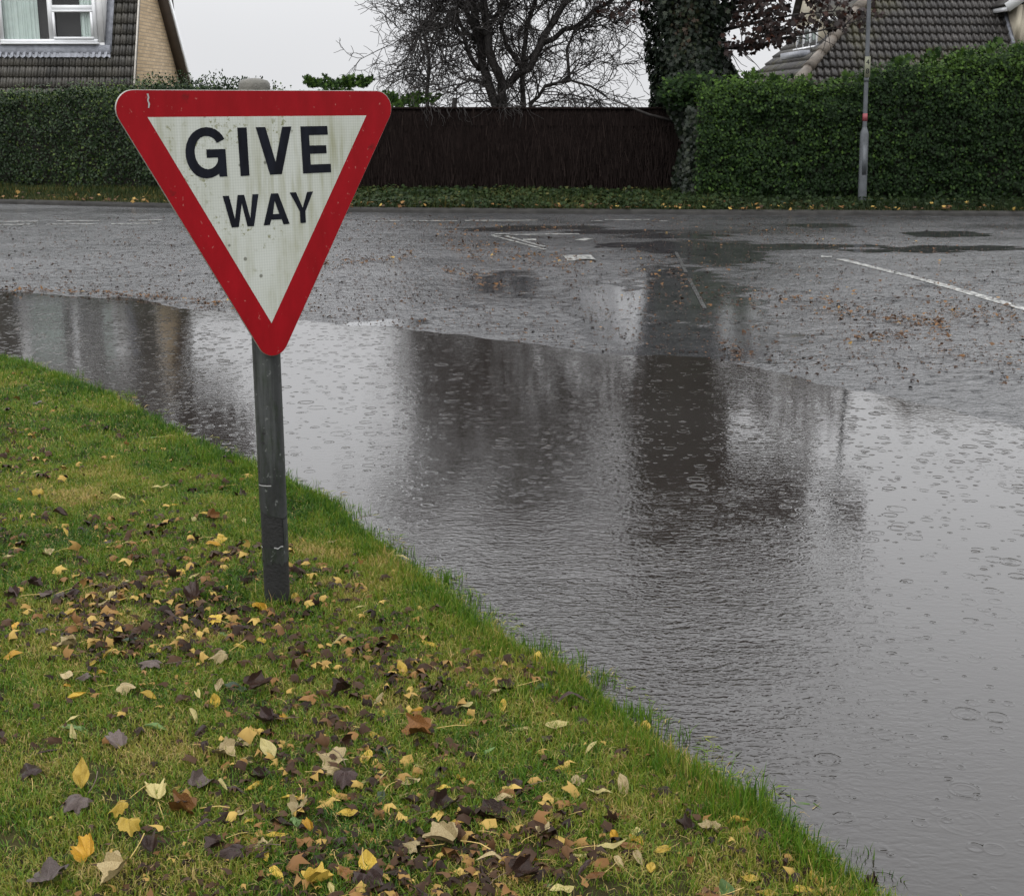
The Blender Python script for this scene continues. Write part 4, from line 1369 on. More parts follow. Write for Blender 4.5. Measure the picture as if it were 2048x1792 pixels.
for y0, y1 in ((31.66, 31.74), (32.4, 32.48), (33.1, 33.18), (33.86, 33.94)):
    w.box(lv(XF - 0.02, y0, 2.8), lv(XF + 0.05, y1, 3.28))
w.box(lv(XF - 0.02, 31.66, 3.2), lv(XF + 0.052, 33.94, 3.3)); w.box(lv(XF - 0.08, 31.6, 2.74), lv(XF + 0.053, 34.0, 2.82))
wn_ = w.build('window', MAT['white'], d_)
m = MB(); m.add([lv(XF + 0.02, 31.7, 2.8), lv(XF + 0.02, 33.9, 2.8), lv(XF + 0.02, 33.9, 3.25), lv(XF + 0.02, 31.7, 3.25)], [(3, 2, 1, 0)])
m.build('pane', MAT['glass'], wn_)
m = MB(); m.box(lv(XF + 0.11, 31.7, 2.8), lv(XF + 0.14, 33.9, 3.28)); m.build('room', MAT['curtain'], wn_)
m = MB()
m.bar(lv(XF - 0.05, 31.46, 2.74), lv(7.5, 31.46, 3.42), 0.05, 0.14, up=(-s2, 0, s2))
m.box(lv(XF - 0.35, 31.5, 2.58), lv(XF - 0.02, 34.1, 2.72))
m.build('flashing', MAT['lead'], d_)
# right dormer facing the road
m = MB()
XR = 10.69
m.prism([lv(XR, 30.25, 2.8), lv(XR, 31.05, 3.6), lv(XR, 30.25, 3.6)], (0.12, 0, 0))
m.box(lv(XR + 0.12, 30.25, 2.8), lv(XR + 0.5, 30.35, 3.6)); m.box(lv(XR + 1.9, 30.25, 2.8), lv(XR + 2.3, 30.35, 3.6)); m.box(lv(XR + 0.5, 30.25, 3.5), lv(XR + 1.9, 30.35, 3.6))
m.prism([lv(XR + 0.12, 30.25, 3.6), lv(XR + 2.3, 30.25, 3.6), lv(XR + 1.2, 30.25, 4.4)], (0, 0.1, 0))
d_ = m.build('dormer', MAT['cream'], o)
m = MB()
for xa, sg in ((XR - 0.28, 1), (XR + 2.6, -1)):
    m.prism([lv(xa, 30.0, 3.56), lv(XR + 1.2, 30.0, 4.62), lv(XR + 1.2, 32.2, 4.62), lv(xa, 31.2, 3.56)], (0, 0, 0.06))
m.build('dormer_roof', MAT['tile_b'], d_)
m = MB()
m.bar(lv(XR - 0.3, 29.985, 3.52), lv(XR + 1.2, 29.985, 4.58), 0.03, 0.2, up=(-0.58, 0, 0.82))
m.box(lv(XR - 0.26, 30.02, 3.46), lv(XR - 0.22, 31.0, 3.555))
m.build('bargeboard', MAT['white'], d_)
w = MB()
w.box(lv(XR + 0.5, 30.24, 2.8), lv(XR + 0.57, 30.33, 3.5)); w.box(lv(XR + 1.83, 30.24, 2.8), lv(XR + 1.9, 30.33, 3.5)); w.box(lv(XR + 0.57, 30.24, 3.43), lv(XR + 1.83, 30.33, 3.5)); w.box(lv(XR + 1.17, 30.24, 2.87), lv(XR + 1.23, 30.33, 3.43)); w.box(lv(XR + 0.57, 30.2, 2.8), lv(XR + 1.83, 30.33, 2.87))
wn_ = w.build('window', MAT['white'], d_)
m = MB(); m.add([lv(XR + 0.55, 30.3, 2.8), lv(XR + 1.85, 30.3, 2.8), lv(XR + 1.85, 30.3, 3.45), lv(XR + 0.55, 30.3, 3.45)], [(0, 1, 2, 3)]); m.build('pane', MAT['glass'], wn_)
m = MB(); m.box(lv(XR + 0.5, 30.5, 2.8), lv(XR + 1.9, 30.52, 3.5)); m.build('room', MAT['dark_room'], wn_)
m = MB()
m.bar(lv(XR - 0.03, 30.2, 2.79), lv(XR - 0.03, 31.0, 3.59), 0.06, 0.12, up=(0, -s2, s2))
m.build('flashing', MAT['lead'], d_)
# ------------------------------------------------------------------ give way sign
TH = math.radians(36.5)
SC = (-0.745, 4.185)
PX, PY = -0.776, 4.243
bz = float(verge_z(PX, PY))
sign = empty('give_way_sign', (PX, PY, 0.0), 'red and white triangular GIVE WAY sign on a grey post in the grass', 'road sign', None, TH)
# sign plane in the post's frame: x along the plate, y backwards, z up
ca, sa = math.cos(TH), math.sin(TH)
ddx, ddy = SC[0] - PX, SC[1] - PY
CX, CY = ddx * ca + ddy * sa, -ddx * sa + ddy * ca
LET = {
'G': [(-0.1277, 1.5378), (-0.1336, 1.548), (-0.1421, 1.557), (-0.1532, 1.565), (-0.167, 1.5705), (-0.1834, 1.5728), (-0.2001, 1.5705), (-0.2156, 1.5642), (-0.2288, 1.5551), (-0.2397, 1.5415), (-0.2475, 1.5255), (-0.2511, 1.5083), (-0.2512, 1.4898), (-0.2477, 1.4735), (-0.2411, 1.4582), (-0.2318, 1.4451), (-0.2198, 1.4347), (-0.2049, 1.4283), (-0.1896, 1.4262), (-0.1741, 1.428), (-0.1609, 1.4323), (-0.1502, 1.4384), (-0.1486, 1.4296), (-0.1246, 1.43), (-0.1262, 1.5092), (-0.1867, 1.5092), (-0.1861, 1.4852), (-0.1514, 1.4855), (-0.1513, 1.478), (-0.1549, 1.4687), (-0.1619, 1.4604), (-0.1712, 1.455), (-0.1842, 1.4523), (-0.1956, 1.455), (-0.206, 1.4607), (-0.2145, 1.4703), (-0.2202, 1.482), (-0.2231, 1.4961), (-0.2228, 1.51), (-0.2189, 1.5238), (-0.2118, 1.5353), (-0.2025, 1.5432), (-0.1913, 1.547), (-0.1786, 1.547), (-0.1673, 1.5438), (-0.1587, 1.5374), (-0.1528, 1.5268)],
'I': [(-0.0849, 1.5701), (-0.0547, 1.5704), (-0.0525, 1.4301), (-0.0812, 1.4293)],
'V': [(-0.0252, 1.5706), (0.0064, 1.5707), (0.0355, 1.468), (0.0622, 1.571), (0.0932, 1.5714), (0.0551, 1.4311), (0.0154, 1.4304)],
'E': [(0.1236, 1.5713), (0.2165, 1.5717), (0.2175, 1.5457), (0.1524, 1.545), (0.1533, 1.514), (0.2106, 1.5139), (0.2114, 1.4895), (0.154, 1.489), (0.1546, 1.4568), (0.2245, 1.4572), (0.225, 1.4313), (0.1274, 1.4306)],
'W': [(-0.1427, 1.3735), (-0.1225, 1.3737), (-0.1066, 1.3042), (-0.0943, 1.3745), (-0.073, 1.3741), (-0.0564, 1.3041), (-0.046, 1.3745), (-0.0258, 1.3747), (-0.0455, 1.2797), (-0.067, 1.2801), (-0.0823, 1.3494), (-0.0951, 1.2799), (-0.1185, 1.2796)],
'A': [(0.0155, 1.3745), (0.0396, 1.3743), (0.0746, 1.2807), (0.0537, 1.2799), (0.048, 1.2957), (0.013, 1.2958), (0.0073, 1.2805), (-0.0134, 1.2804)],
'Y': [(0.0788, 1.375), (0.1006, 1.3751), (0.1215, 1.3269), (0.1385, 1.3746), (0.1589, 1.3749), (0.1304, 1.3166), (0.1306, 1.2808), (0.1117, 1.2808), (0.1112, 1.3167)],
}
A_HOLE = [(0.0267, 1.3521), (0.0193, 1.3127), (0.0408, 1.3126)]


def rounded_triangle(halfw, ztop, zbot, r, n=12):
    """outline whose bounding box is 2*halfw wide and ztop..zbot high, point downwards"""
    C = [(-halfw + r, ztop - r), (0.002, zbot + r), (halfw - r, ztop - r)]
    out = []
    for i in range(3):
        p, q, s = C[i - 1], C[i], C[(i + 1) % 3]
        a0 = math.atan2(q[1] - p[1], q[0] - p[0]) - math.pi / 2
        a1 = math.atan2(s[1] - q[1], s[0] - q[0]) - math.pi / 2
        while a1 < a0:
            a1 += 2 * math.pi
        for j in range(n + 1):
            a = a0 + (a1 - a0) * j / n
            out.append((q[0] + r * math.cos(a), q[1] + r * math.sin(a)))
    return out          # counter-clockwise seen with x right, z up


def flat(m, poly, y0, y1):
    m.prism([(CX + x, CY + y0, z) for x, z in poly], (0, y1 - y0, 0))


outer = rounded_triangle(0.4505, 1.6775, 0.8765, 0.054)
m = MB()
flat(m, outer, 0.0, 0.004)
plate = m.build('sign_plate', MAT['alu'], sign)
inner = [(-0.3588, 1.602), (-0.001, 0.980), (0.3573, 1.602)]
# red border: a ring between the outline and the white triangle
n_o = len(outer)
so = rounded_triangle(0.4490, 1.6760, 0.8780, 0.053)
m = MB()
ring_v = [(CX + x, CY - 0.0015, z) for x, z in so] + [(CX + x, CY - 0.0015, z) for x, z in inner]
per = n_o // 3
fs = []
for c in range(3):
    for j in range(per - 1):
        a = c * per + j
        fs.append((a, a + 1, n_o + c))
    a, b = c * per + per - 1, ((c + 1) * per) % n_o
    fs.append((a, b, n_o + (c + 1) % 3, n_o + c))
m.add(ring_v, fs)
m.build('red_border', MAT['red'], plate)
m = MB()
m.add([(CX + x, CY - 0.0018, z) for x, z in inner], [(0, 1, 2)])
m.build('white_panel', MAT['signwhite'], plate)
m = MB()
m.add([(CX + x, CY - 0.0022, z) for x, z in ((-0.3575, 1.666), (-0.352, 1.667), (-0.350, 1.655), (-0.353, 1.648), (-0.349, 1.638), (-0.352, 1.628), (-0.356, 1.627), (-0.3545, 1.640), (-0.3575, 1.649), (-0.3545, 1.657))], [tuple(range(10))[::-1]])
m.build('paint_chip', MAT['torn_edge'], plate)
for ch, poly in LET.items():
    m = MB()
    if ch == 'A':
        # left and right halves around the hole
        h = A_HOLE
        tl, tr, b1, b2, b3, b4, b5, b6 = poly
        V = [tl, tr, b1, b2, b3, b4, b5, b6, h[0], h[1], h[2]]
        m.add([(CX + x, CY - 0.003, z) for x, z in V], [(0, 7, 6, 5, 9, 8), (0, 8, 1), (1, 8, 10, 4, 3, 2), (9, 5, 4, 10)])
    else:
        m.add([(CX + x, CY - 0.003, z) for x, z in poly], [tuple(range(len(poly)))[::-1]])
    m.build('letter', MAT['black'], plate)
# back of the plate: two channels and clips round the post
for z in (1.50, 1.18):
    m = MB()
    w = 0.32 if z > 1.4 else 0.16
    m.box((CX - w, CY + 0.005, z - 0.02), (CX + w, CY + 0.022, z + 0.02))
    m.build('mounting_channel', MAT['alu'], sign)
for z in (1.50, 1.18):
    m = MB()
    m.lathe([(0.0475, z - 0.018), (0.0475, z + 0.018)], n=20)
    m.build('post_clip', MAT['alu'], sign)
# post: dark steel tube, grey plastic sleeve torn near the foot
r0, r1 = 0.0418, 0.0437
m = MB()
m.lathe([(r0, bz - 0.25), (r0, 1.69)], n=32)
post = m.build('post', MAT['inner_post'], sign); smooth_by_angle(post, 50)


def wall_patch(m, zlo, zhi, a0, a1, r, n=48, m_=2):
    """part of a tube wall; zlo and zhi are functions of the angle seen from the camera (-1 left .. 1 right)"""
    A = np.linspace(a0, a1, n)
    V = []
    for a in A:
        w = math.atan2(-PY, -PX) - TH + a * math.pi / 2
        for z in (zlo(a), zhi(a)):
            V.append((r * math.cos(w), r * math.sin(w), z))
    b = len(m.v)
    m.add(V, [(2 * i, 2 * i + 2, 2 * i + 3, 2 * i + 1) for i in range(n - 1)])


zpx = lambda py: float(at(545, py, PY - 0.04).z)
jag = lambda a, s: 0.006 * math.sin(a * 9 + s) + 0.004 * math.sin(a * 23 + s * 2)
m = MB()
cut = lambda a: zpx(1022) - (zpx(1022) - zpx(1040)) * min(1, max(0, (a + 0.9) / 1.45)) + (0.02 * max(0, a - 0.55)) if abs(a) < 1 else zpx(1022)
wall_patch(m, cut, lambda a: 1.69, -2, 2, r1, 96)
sl_ = m.build('upper_sleeve', MAT['sleeve'], post); smooth_by_angle(sl_, 60)
m = MB()
strip_l = lambda a: 0.45
wall_patch(m, lambda a: zpx(1128) + jag(a, 1.0), lambda a: cut(a) - 0.004, 0.47, 1.9, r1 - 0.0003, 40)
wall_patch(m, lambda a: zpx(1128) + jag(a, 2.0), lambda a: zpx(1096) + jag(a, 4.0) * 0.4, -1.15, 0.47, r1 - 0.0003, 40)
s_ = m.build('lower_sleeve', MAT['sleeve'], post); smooth_by_angle(s_, 60)
m = MB()
wall_patch(m, lambda a: zpx(1096) + jag(a, 4.0) * 0.4, lambda a: zpx(1096) + jag(a, 4.0) * 0.4 + 0.004, -0.05, 0.4, r1 + 0.0008, 12)
m.build('torn_edge', MAT['torn_edge'], post)
m = MB()
wall_patch(m, lambda a: zpx(1098), lambda a: zpx(1098) + 0.004, -1.05, -0.7, r1 + 0.0008, 8)
m.build('torn_edge', MAT['torn_edge'], post)
m = MB()
wall_patch(m, lambda a: zpx(972) + a * 0.003, lambda a: zpx(972) + 0.0035 + a * 0.003, -0.85, -0.05, r1 + 0.0008, 12)
m.build('torn_edge', MAT['torn_edge'], post)
m = MB()
wall_patch(m, lambda a: zpx(972) + 0.004 + a * 0.003, lambda a: zpx(972) + 0.011 - abs(a + 0.45) * 0.008 + a * 0.003, -0.85, -0.05, r1 + 0.0006, 16)
m.build('sleeve_slit', MAT['inner_post'], post)
m = MB()
wall_patch(m, lambda a: zpx(946) - 0.004 * (1 - ((a + 0.72) / 0.1) ** 2), lambda a: zpx(946) + 0.004 * (1 - ((a + 0.72) / 0.1) ** 2), -0.82, -0.62, r1 + 0.0006, 10)
m.build('sleeve_slit', MAT['inner_post'], post)
m = MB()
wall_patch(m, lambda a: zpx(867) - 0.004 * (1 - ((a + 0.3) / 0.1) ** 2), lambda a: zpx(867) + 0.004 * (1 - ((a + 0.3) / 0.1) ** 2), -0.4, -0.2, r1 + 0.0006, 10)
m.build('sleeve_slit', MAT['inner_post'], post)
m = MB()
wall_patch(m, lambda a: zpx(886) - 0.004 * (1 - ((a + 0.36) / 0.1) ** 2), lambda a: zpx(886) + 0.004 * (1 - ((a + 0.36) / 0.1) ** 2), -0.46, -0.26, r1 + 0.0006, 10)
m.build('sleeve_slit', MAT['inner_post'], post)
m = MB()
m.lathe([(0.0465, 1.655), (0.0475, 1.685), (0.0462, 1.698), (0.040, 1.706), (0.02, 1.7115), (0.006, 1.713)], n=32)
c_ = m.build('post_cap', MAT['cap'], sign); smooth_by_angle(c_, 50)
# the whole sign leans a touch to the left, as in the photograph
sign.rotation_euler = (0, 0, TH)

# ------------------------------------------------------------------ lawn
g = np.random.default_rng(99)


def in_view(x, y, z=0.05, mrg=60):
    px, py = to_px(x, y, z)
    return (px > -mrg) & (px < 2048 + mrg) & (py < 1792 + 110) & (y > 0.5)


def shore(x, y):
    return -sdf(x, y, NEAR) - np.interp(y, [2.5, 3.4], [0.04, 0.10])


def scatter(n, x0, x1, y0, y1):
    return g.uniform(x0, x1, n), g.uniform(y0, y1, n)


def blades(x, y, h, w, lean, tint, cup=0.35):
    n = len(x)
    z = verge_z(x, y) - 0.004
    a = g.uniform(0, 6.283, n)
    b = g.uniform(0, 6.283, n)
    lx, ly = np.cos(a) * lean, np.sin(a) * lean
    sx, sy = np.cos(b) * w / 2, np.sin(b) * w / 2
    B = np.stack([x, y, z], -1)
    S = np.stack([sx, sy, np.zeros(n)], -1)
    M = B + np.stack([lx * h * 0.35, ly * h * 0.35, h * 0.62 * np.sqrt(np.clip(1 - lean * lean * 0.35, 0.05, 1))], -1)
    T = B + np.stack([lx * h, ly * h, h * np.sqrt(np.clip(1 - lean * lean * 0.92, 0.02, 1))], -1)
    V = np.stack([B - S, B + S, M + S * 0.8, M - S * 0.8, T], 1).reshape(-1, 3)
    base = np.arange(n)[:, None] * 5
    loops = np.concatenate([base + np.array([[0, 1, 2, 3]]), base + np.array([[3, 2, 4]])], 1).reshape(-1)
    return V, loops, np.tile([4, 3], n), np.repeat(tint, 5)


parts = []
def lawn(n, x0, x1, y0, y1, need_view):
    x, y = scatter(n, x0, x1, y0, y1)
    s = shore(x, y)
    k_ = (s > -0.02) & (np.hypot(x - PX, y - PY) > 0.035)
    if need_view:
        k_ &= in_view(x, y)
    x, y, s = x[k_], y[k_], s[k_]
    n = len(x)
    pat = fbm(x * 2.3 + 3, y * 2.3, 3)
    fine = fbm(x * 9, y * 9 + 4, 2)
    edge = np.exp(-np.clip(s, 0, 9) / 0.22)
    # thin, worn spots
    k_ = g.random(n) < np.clip(1.15 - np.clip(0.5 - fine, 0, 1) * 4 + edge, 0.2, 1)
    x, y, s, pat, fine, edge = x[k_], y[k_], s[k_], pat[k_], fine[k_], edge[k_]
    n = len(x)
    h = g.uniform(0.016, 0.036, n) * (0.75 + 0.6 * pat) * (1 + 0.9 * edge)
    far = np.clip((y - 3) / 6, 0, 1)
    w = g.uniform(0.0016, 0.0034, n) * (1 + 0.8 * far)
    lean = np.clip(g.normal(0.65, 0.28, n) - edge * 0.25, 0.05, 1.0)
    t = 0.43 + (0.5 - pat) * 0.95 + (fine - 0.5) * 0.65 - 0.08 * edge + g.normal(0, 0.19, n)
    dead = g.random(n) < 0.14
    t = np.where(dead, g.uniform(0.75, 1.0, n), t)
    lean = np.where(dead, 0.98, lean)
    parts.append(blades(x, y, h, w, lean, np.clip(t, 0, 1)))


lawn(330000, -1.9, 1.2, 1.9, 4.4, True)
lawn(230000, -2.6, 0.3, 4.4, 6.2, True)
lawn(150000, -3.9, -0.6, 6.2, 9.2, True)
lawn(60000, -7, 2.0, 0.6, 11, False)
# longer tufts at the waterline
for args in ((5200, 0.13), (2400, 0.07)):
    idx = g.integers(1, len(NEAR) - 2, args[0] // 14)
    for i in idx:
        t = g.random()
        cx = NEAR[i][0] + (NEAR[i + 1][0] - NEAR[i][0]) * t
        cy = NEAR[i][1] + (NEAR[i + 1][1] - NEAR[i][1]) * t
        if not in_view(np.array(cx), np.array(cy), 0, 200):
            continue
        n = int(g.integers(8, 22))
        off = g.normal(args[1], 0.05)
        cx, cy = cx - off * 0.85, cy - off * 0.5
        x, y = cx + g.normal(0, 0.018, n), cy + g.normal(0, 0.018, n)
        hh = g.uniform(0.03, 0.075)
        parts.append(blades(x, y, hh * g.uniform(0.6, 1.25, n), g.uniform(0.002, 0.0036, n), np.clip(g.normal(0.3, 0.16, n), 0, 0.8), np.clip(g.normal(0.27, 0.14, n), 0, 1)))
for q, (cpx, cpy, hh) in enumerate(((1530, 1600, 0.11), (1545, 1615, 0.1), (1560, 1590, 0.1), (1320, 1420, 0.07), (1340, 1425, 0.07), (1300, 1440, 0.06), (1110, 1300, 0.06), (930, 1160, 0.07), (860, 1130, 0.06), (800, 1090, 0.06), (720, 1010, 0.06), (600, 950, 0.07), (580, 945, 0.06), (1640, 1690, 0.08), (1440, 1530, 0.06), (1200, 1360, 0.06))):
    cx, cy = ground(cpx, cpy, 0.0)
    n = 34
    parts.append(blades(cx + g.normal(-0.07, 0.03, n), cy + g.normal(-.04, 0.03, n), hh * g.uniform(0.5, 1.2, n), g.uniform(0.0022, 0.004, n), np.clip(g.normal(0.28, 0.14, n), 0, 0.7), np.clip(g.normal(0.24, 0.12, n), 0, 1)))
# soaked, flattened blades lying in the shallows
n = 9000
i_ = g.integers(1, len(NEAR) - 2, n)
NA = np.array(NEAR)
t_ = g.random(n)
c_ = NA[i_] + (NA[i_ + 1] - NA[i_]) * t_[:, None]
x, y = c_[:, 0] + g.normal(-0.06, 0.07, n), c_[:, 1] + g.normal(-0.04, 0.07, n)
s_ = shore(x, y)
k_ = (s_ > -0.16) & (s_ < 0.03) & in_view(x, y, 0, 200) & (vnoise(x * 9, y * 9) > 0.45)
x, y = x[k_], y[k_]
n = len(x)
V_, l_, z_, c2_ = blades(x, y, g.uniform(0.02, 0.05, n), g.uniform(0.002, 0.004, n), np.full(n, 0.97), np.clip(g.normal(0.5, 0.25, n), 0, 1))
V_[:, 2] = np.maximum(V_[:, 2], 0.0) + g.uniform(0.001, 0.004, len(V_))
parts.append((V_, l_, z_, c2_))
# blades round the foot of the post
n = 140
a = g.uniform(0, 6.28, n)
parts.append(blades(PX + np.cos(a) * g.uniform(0.045, 0.1, n), PY + np.sin(a) * g.uniform(0.045, 0.1, n), g.uniform(0.03, 0.085, n), g.uniform(0.002, 0.003, n), np.clip(g.normal(0.5, 0.2, n), 0, 0.9), np.clip(g.normal(0.55, 0.25, n), 0, 1)))
tag(link('lawn_grass', mesh_raw('lawn_grass', *join_raw(parts)), MAT['grass']), 'short wet mossy grass on the verge round the sign post', 'grass', kind='stuff')

# ------------------------------------------------------------------ fallen leaves
def leaf_mat(name, a, b, vein, spots, rough=0.38):
    k = NT(name)
    O = k.obj()
    oi = k.n('ObjectInfo')
    n = k.noise(28.0, O, 4, 0.6)
    c = k.ramp(n, [(0.3, a), (0.7, b)])
    s = k.n('SeparateXYZ'); k.t.links.new(O, s.inputs[0])
    ax = k.math('ABSOLUTE', s.outputs['X'])
    best = ax
    for th in (42, 84):
        t = math.radians(th)
        d = k.math('ABSOLUTE', k.math('SUBTRACT', k.math('MULTIPLY', ax, math.cos(t)), k.math('MULTIPLY', k.math('SUBTRACT', s.outputs['Y'], 0.012), math.sin(t))))
        best = k.math('MINIMUM', best, d)
    c = k.mix(k.math('MULTIPLY', k.ramp(k.math('MULTIPLY', best, 100), [(0.06, 1.0), (0.16, 0.0)]), 0.6), c, vein)
    sp = k.noise(90.0, O, 3, 0.6)
    c = k.mix(k.math('MULTIPLY', k.ramp(sp, [(0.60, 0.0), (0.66, 1.0)]), spots), c, (0.03, 0.018, 0.01))
    hsv = k.n('HueSaturation')
    k.set(hsv, 'Color', c)
    k.set(hsv, 'Value', k.math('ADD', k.math('MULTIPLY', oi.outputs['Random'], 0.5), 0.72))
    k.bs(Base__Color=hsv.outputs[0], Roughness=rough, Specular__IOR__Level=0.2, Normal=k.bump(k.math('ADD', n, k.math('MULTIPLY', best, -30)), 0.002))
    return k.m


LM = {
 'yellow': leaf_mat('yellow_leaf', (0.38, 0.24, 0.03), (0.52, 0.37, 0.07), (0.5, 0.4, 0.12), 0.7),
 'golden': leaf_mat('golden_leaf', (0.36, 0.18, 0.015), (0.48, 0.28, 0.03), (0.45, 0.3, 0.08), 0.8),
 'pale yellow': leaf_mat('pale_yellow_leaf', (0.38, 0.31, 0.11), (0.50, 0.43, 0.19), (0.5, 0.45, 0.2), 0.6),
 'tan': leaf_mat('tan_leaf', (0.26, 0.19, 0.09), (0.42, 0.34, 0.18), (0.42, 0.34, 0.2), 0.8),
 'orange brown': leaf_mat('orange_brown_leaf', (0.10, 0.042, 0.012), (0.22, 0.10, 0.03), (0.36, 0.2, 0.07), 0.7),
 'dark brown': leaf_mat('dark_brown_leaf', (0.014, 0.008, 0.006), (0.042, 0.022, 0.015), (0.08, 0.05, 0.03), 0.4, 0.3),
 'purple brown': leaf_mat('purple_brown_leaf', (0.024, 0.014, 0.012), (0.06, 0.037, 0.032), (0.12, 0.09, 0.08), 0.3, 0.3),
 'grey purple': leaf_mat('grey_purple_leaf', (0.06, 0.044, 0.039), (0.12, 0.092, 0.082), (0.2, 0.16, 0.14), 0.4, 0.32),
 'dark green': leaf_mat('dark_green_leaf', (0.03, 0.045, 0.03), (0.06, 0.085, 0.05), (0.1, 0.12, 0.07), 0.4, 0.3),
 'light green': leaf_mat('light_green_leaf', (0.10, 0.17, 0.05), (0.16, 0.25, 0.09), (0.2, 0.28, 0.12), 0.3, 0.35),
}
STALK = plain('leaf_stalk', (0.42, 0.30, 0.09), 0.4, var=0.25, scale=12)
STALK_D = plain('dark_leaf_stalk', (0.09, 0.055, 0.035), 0.4, var=0.25, scale=12)


def leaf_mesh(kind, curl, seed):
    """unit leaves about 1 long, blade base at the origin pointing along +y"""
    g = np.random.default_rng(seed)
    if kind == 'maple':
        n = 60
        out = []
        for i in range(n):
            a = -math.pi + 2 * math.pi * i / n           # angle from +y, clockwise positive
            lob = 0
            for c, l, wd in ((0, 0.55, 0.44), (0.86, 0.52, 0.42), (-0.86, 0.52, 0.42), (1.70, 0.44, 0.40), (-1.70, 0.44, 0.40)):
                dd = abs((a - c + math.pi) % (2 * math.pi) - math.pi)
                lob = max(lob, l * math.exp(-(dd / wd) ** 2 * 0.9))
            r = max(lob, 0.42 if abs(a) < 2.3 else 0.42 - 0.24 * min(1, (abs(a) - 2.3) / 0.6))
            r *= 1 + 0.09 * math.sin(i * 2.1 + seed) * (1 if i % 2 else -0.5)
            out.append((r * math.sin(a), 0.42 + r * math.cos(a)))
        c0 = (0, 0.30)
    else:
        wd = {'oval': 0.27, 'round': 0.40, 'narrow': 0.13}[kind]
        n = 36
        out = []
        for i in range(n):
            t = i / n * 2 * math.pi
            y = 0.5 - 0.5 * math.cos(t)
            wv = wd * (math.sin(math.pi * y ** 0.85) ** (0.75 if kind == 'round' else 0.95))
            if kind == 'oval':
                wv *= 1 - 0.15 * y
            x = wv * (1 if t < math.pi else -1) * (1 + 0.03 * math.sin(i * 2.7 + seed))
            out.append((x, y))
        c0 = (0, 0.45)
    V, F = [(c0[0], c0[1])], []
    rings = (0.35, 0.7, 1.0)
    for r in rings:
        for x, y in out:
            V.append((c0[0] + (x - c0[0]) * r, c0[1] + (y - c0[1]) * r))
    n = len(out)
    for i in range(n):
        F.append((0, 1 + (i + 1) % n, 1 + i))
        for q in range(2):
            F.append((1 + q * n + i, 1 + q * n + (i + 1) % n, 1 + (q + 1) * n + (i + 1) % n, 1 + (q + 1) * n + i))
    V = np.array(V)
    x, y = V[:, 0], V[:, 1]
    ph = g.uniform(0, 6.28, 4)
    r = np.hypot(x, y - 0.45)
    z = 0.16 * r * np.sin(np.arctan2(x, y - 0.45) * 3 + ph[0]) + 0.05 * np.sin(x * 7 + ph[1]) * np.abs(x) * 2 + 0.05 * np.sin(y * 6 + ph[2])
    if curl == 'flat':
        z = z + 0.25 * x * x
        P = np.stack([x, y, z], -1)
    elif curl == 'folded':
        P = np.stack([x * 0.62, y, np.abs(x) * 0.85 + z * 0.7], -1)
    elif curl == 'arched':
        P = np.stack([x * 0.8, y * 0.95, 0.22 * np.sin(np.clip(y, 0, 1) * math.pi) - 0.75 * x * x + z * 0.8], -1)
    else:                                                   # curled: the sides roll up
        k_ = 2.6
        a = x * k_
        P = np.stack([np.sin(a) / k_, y + 0.1 * x, (1 - np.cos(a)) / k_ * 1.25 + 0.35 * (y - 0.4) ** 2 + z], -1)
    P[:, 2] -= P[:, 2].min()
    lo, si = [], []
    for f in F:
        lo.extend(f); si.append(len(f))
    me = mesh_raw('leaf_' + kind, P, lo, si, None, True)
    return me, float(P[np.argmin(np.hypot(x, y - 0.02)), 2])


PROTO = {}
for kk in ('maple', 'oval', 'round', 'narrow'):
    for cc in ('flat', 'folded', 'arched', 'curled'):
        PROTO[kk, cc] = [leaf_mesh(kk, cc, 10 * i + len(PROTO)) for i in range(3)]
stalks = []
for i in range(5):
    gg_ = np.random.default_rng(200 + i)
    m = MB()
    b = gg_.normal(0, 0.12, 2)
    m.tube([(0, 0.03, 0.02), (b[0] * 0.4, -0.22, 0.05), (b[0], -0.48, 0.07), (b[0] * 2.2 + b[1] * .5, -0.75, 0.03)], [0.014, 0.012, 0.012, 0.018], 5)
    stalks.append(mesh_raw('leaf_stalk', m.v, m.l, m.s, None, True))
MESH_CACHE = {}


def get_mesh(kind, curl, col, i):
    key = (kind, curl, col, i)
    if key not in MESH_CACHE:
        me = PROTO[kind, curl][i][0].copy()
        me.materials.clear(); me.materials.append(LM[col])
        MESH_CACHE[key] = me
    return MESH_CACHE[key]


STK = {}
for q, sm in enumerate(stalks):
    a, b = sm.copy(), sm.copy()
    a.materials.append(STALK); b.materials.append(STALK_D)
    STK[q] = (a, b)

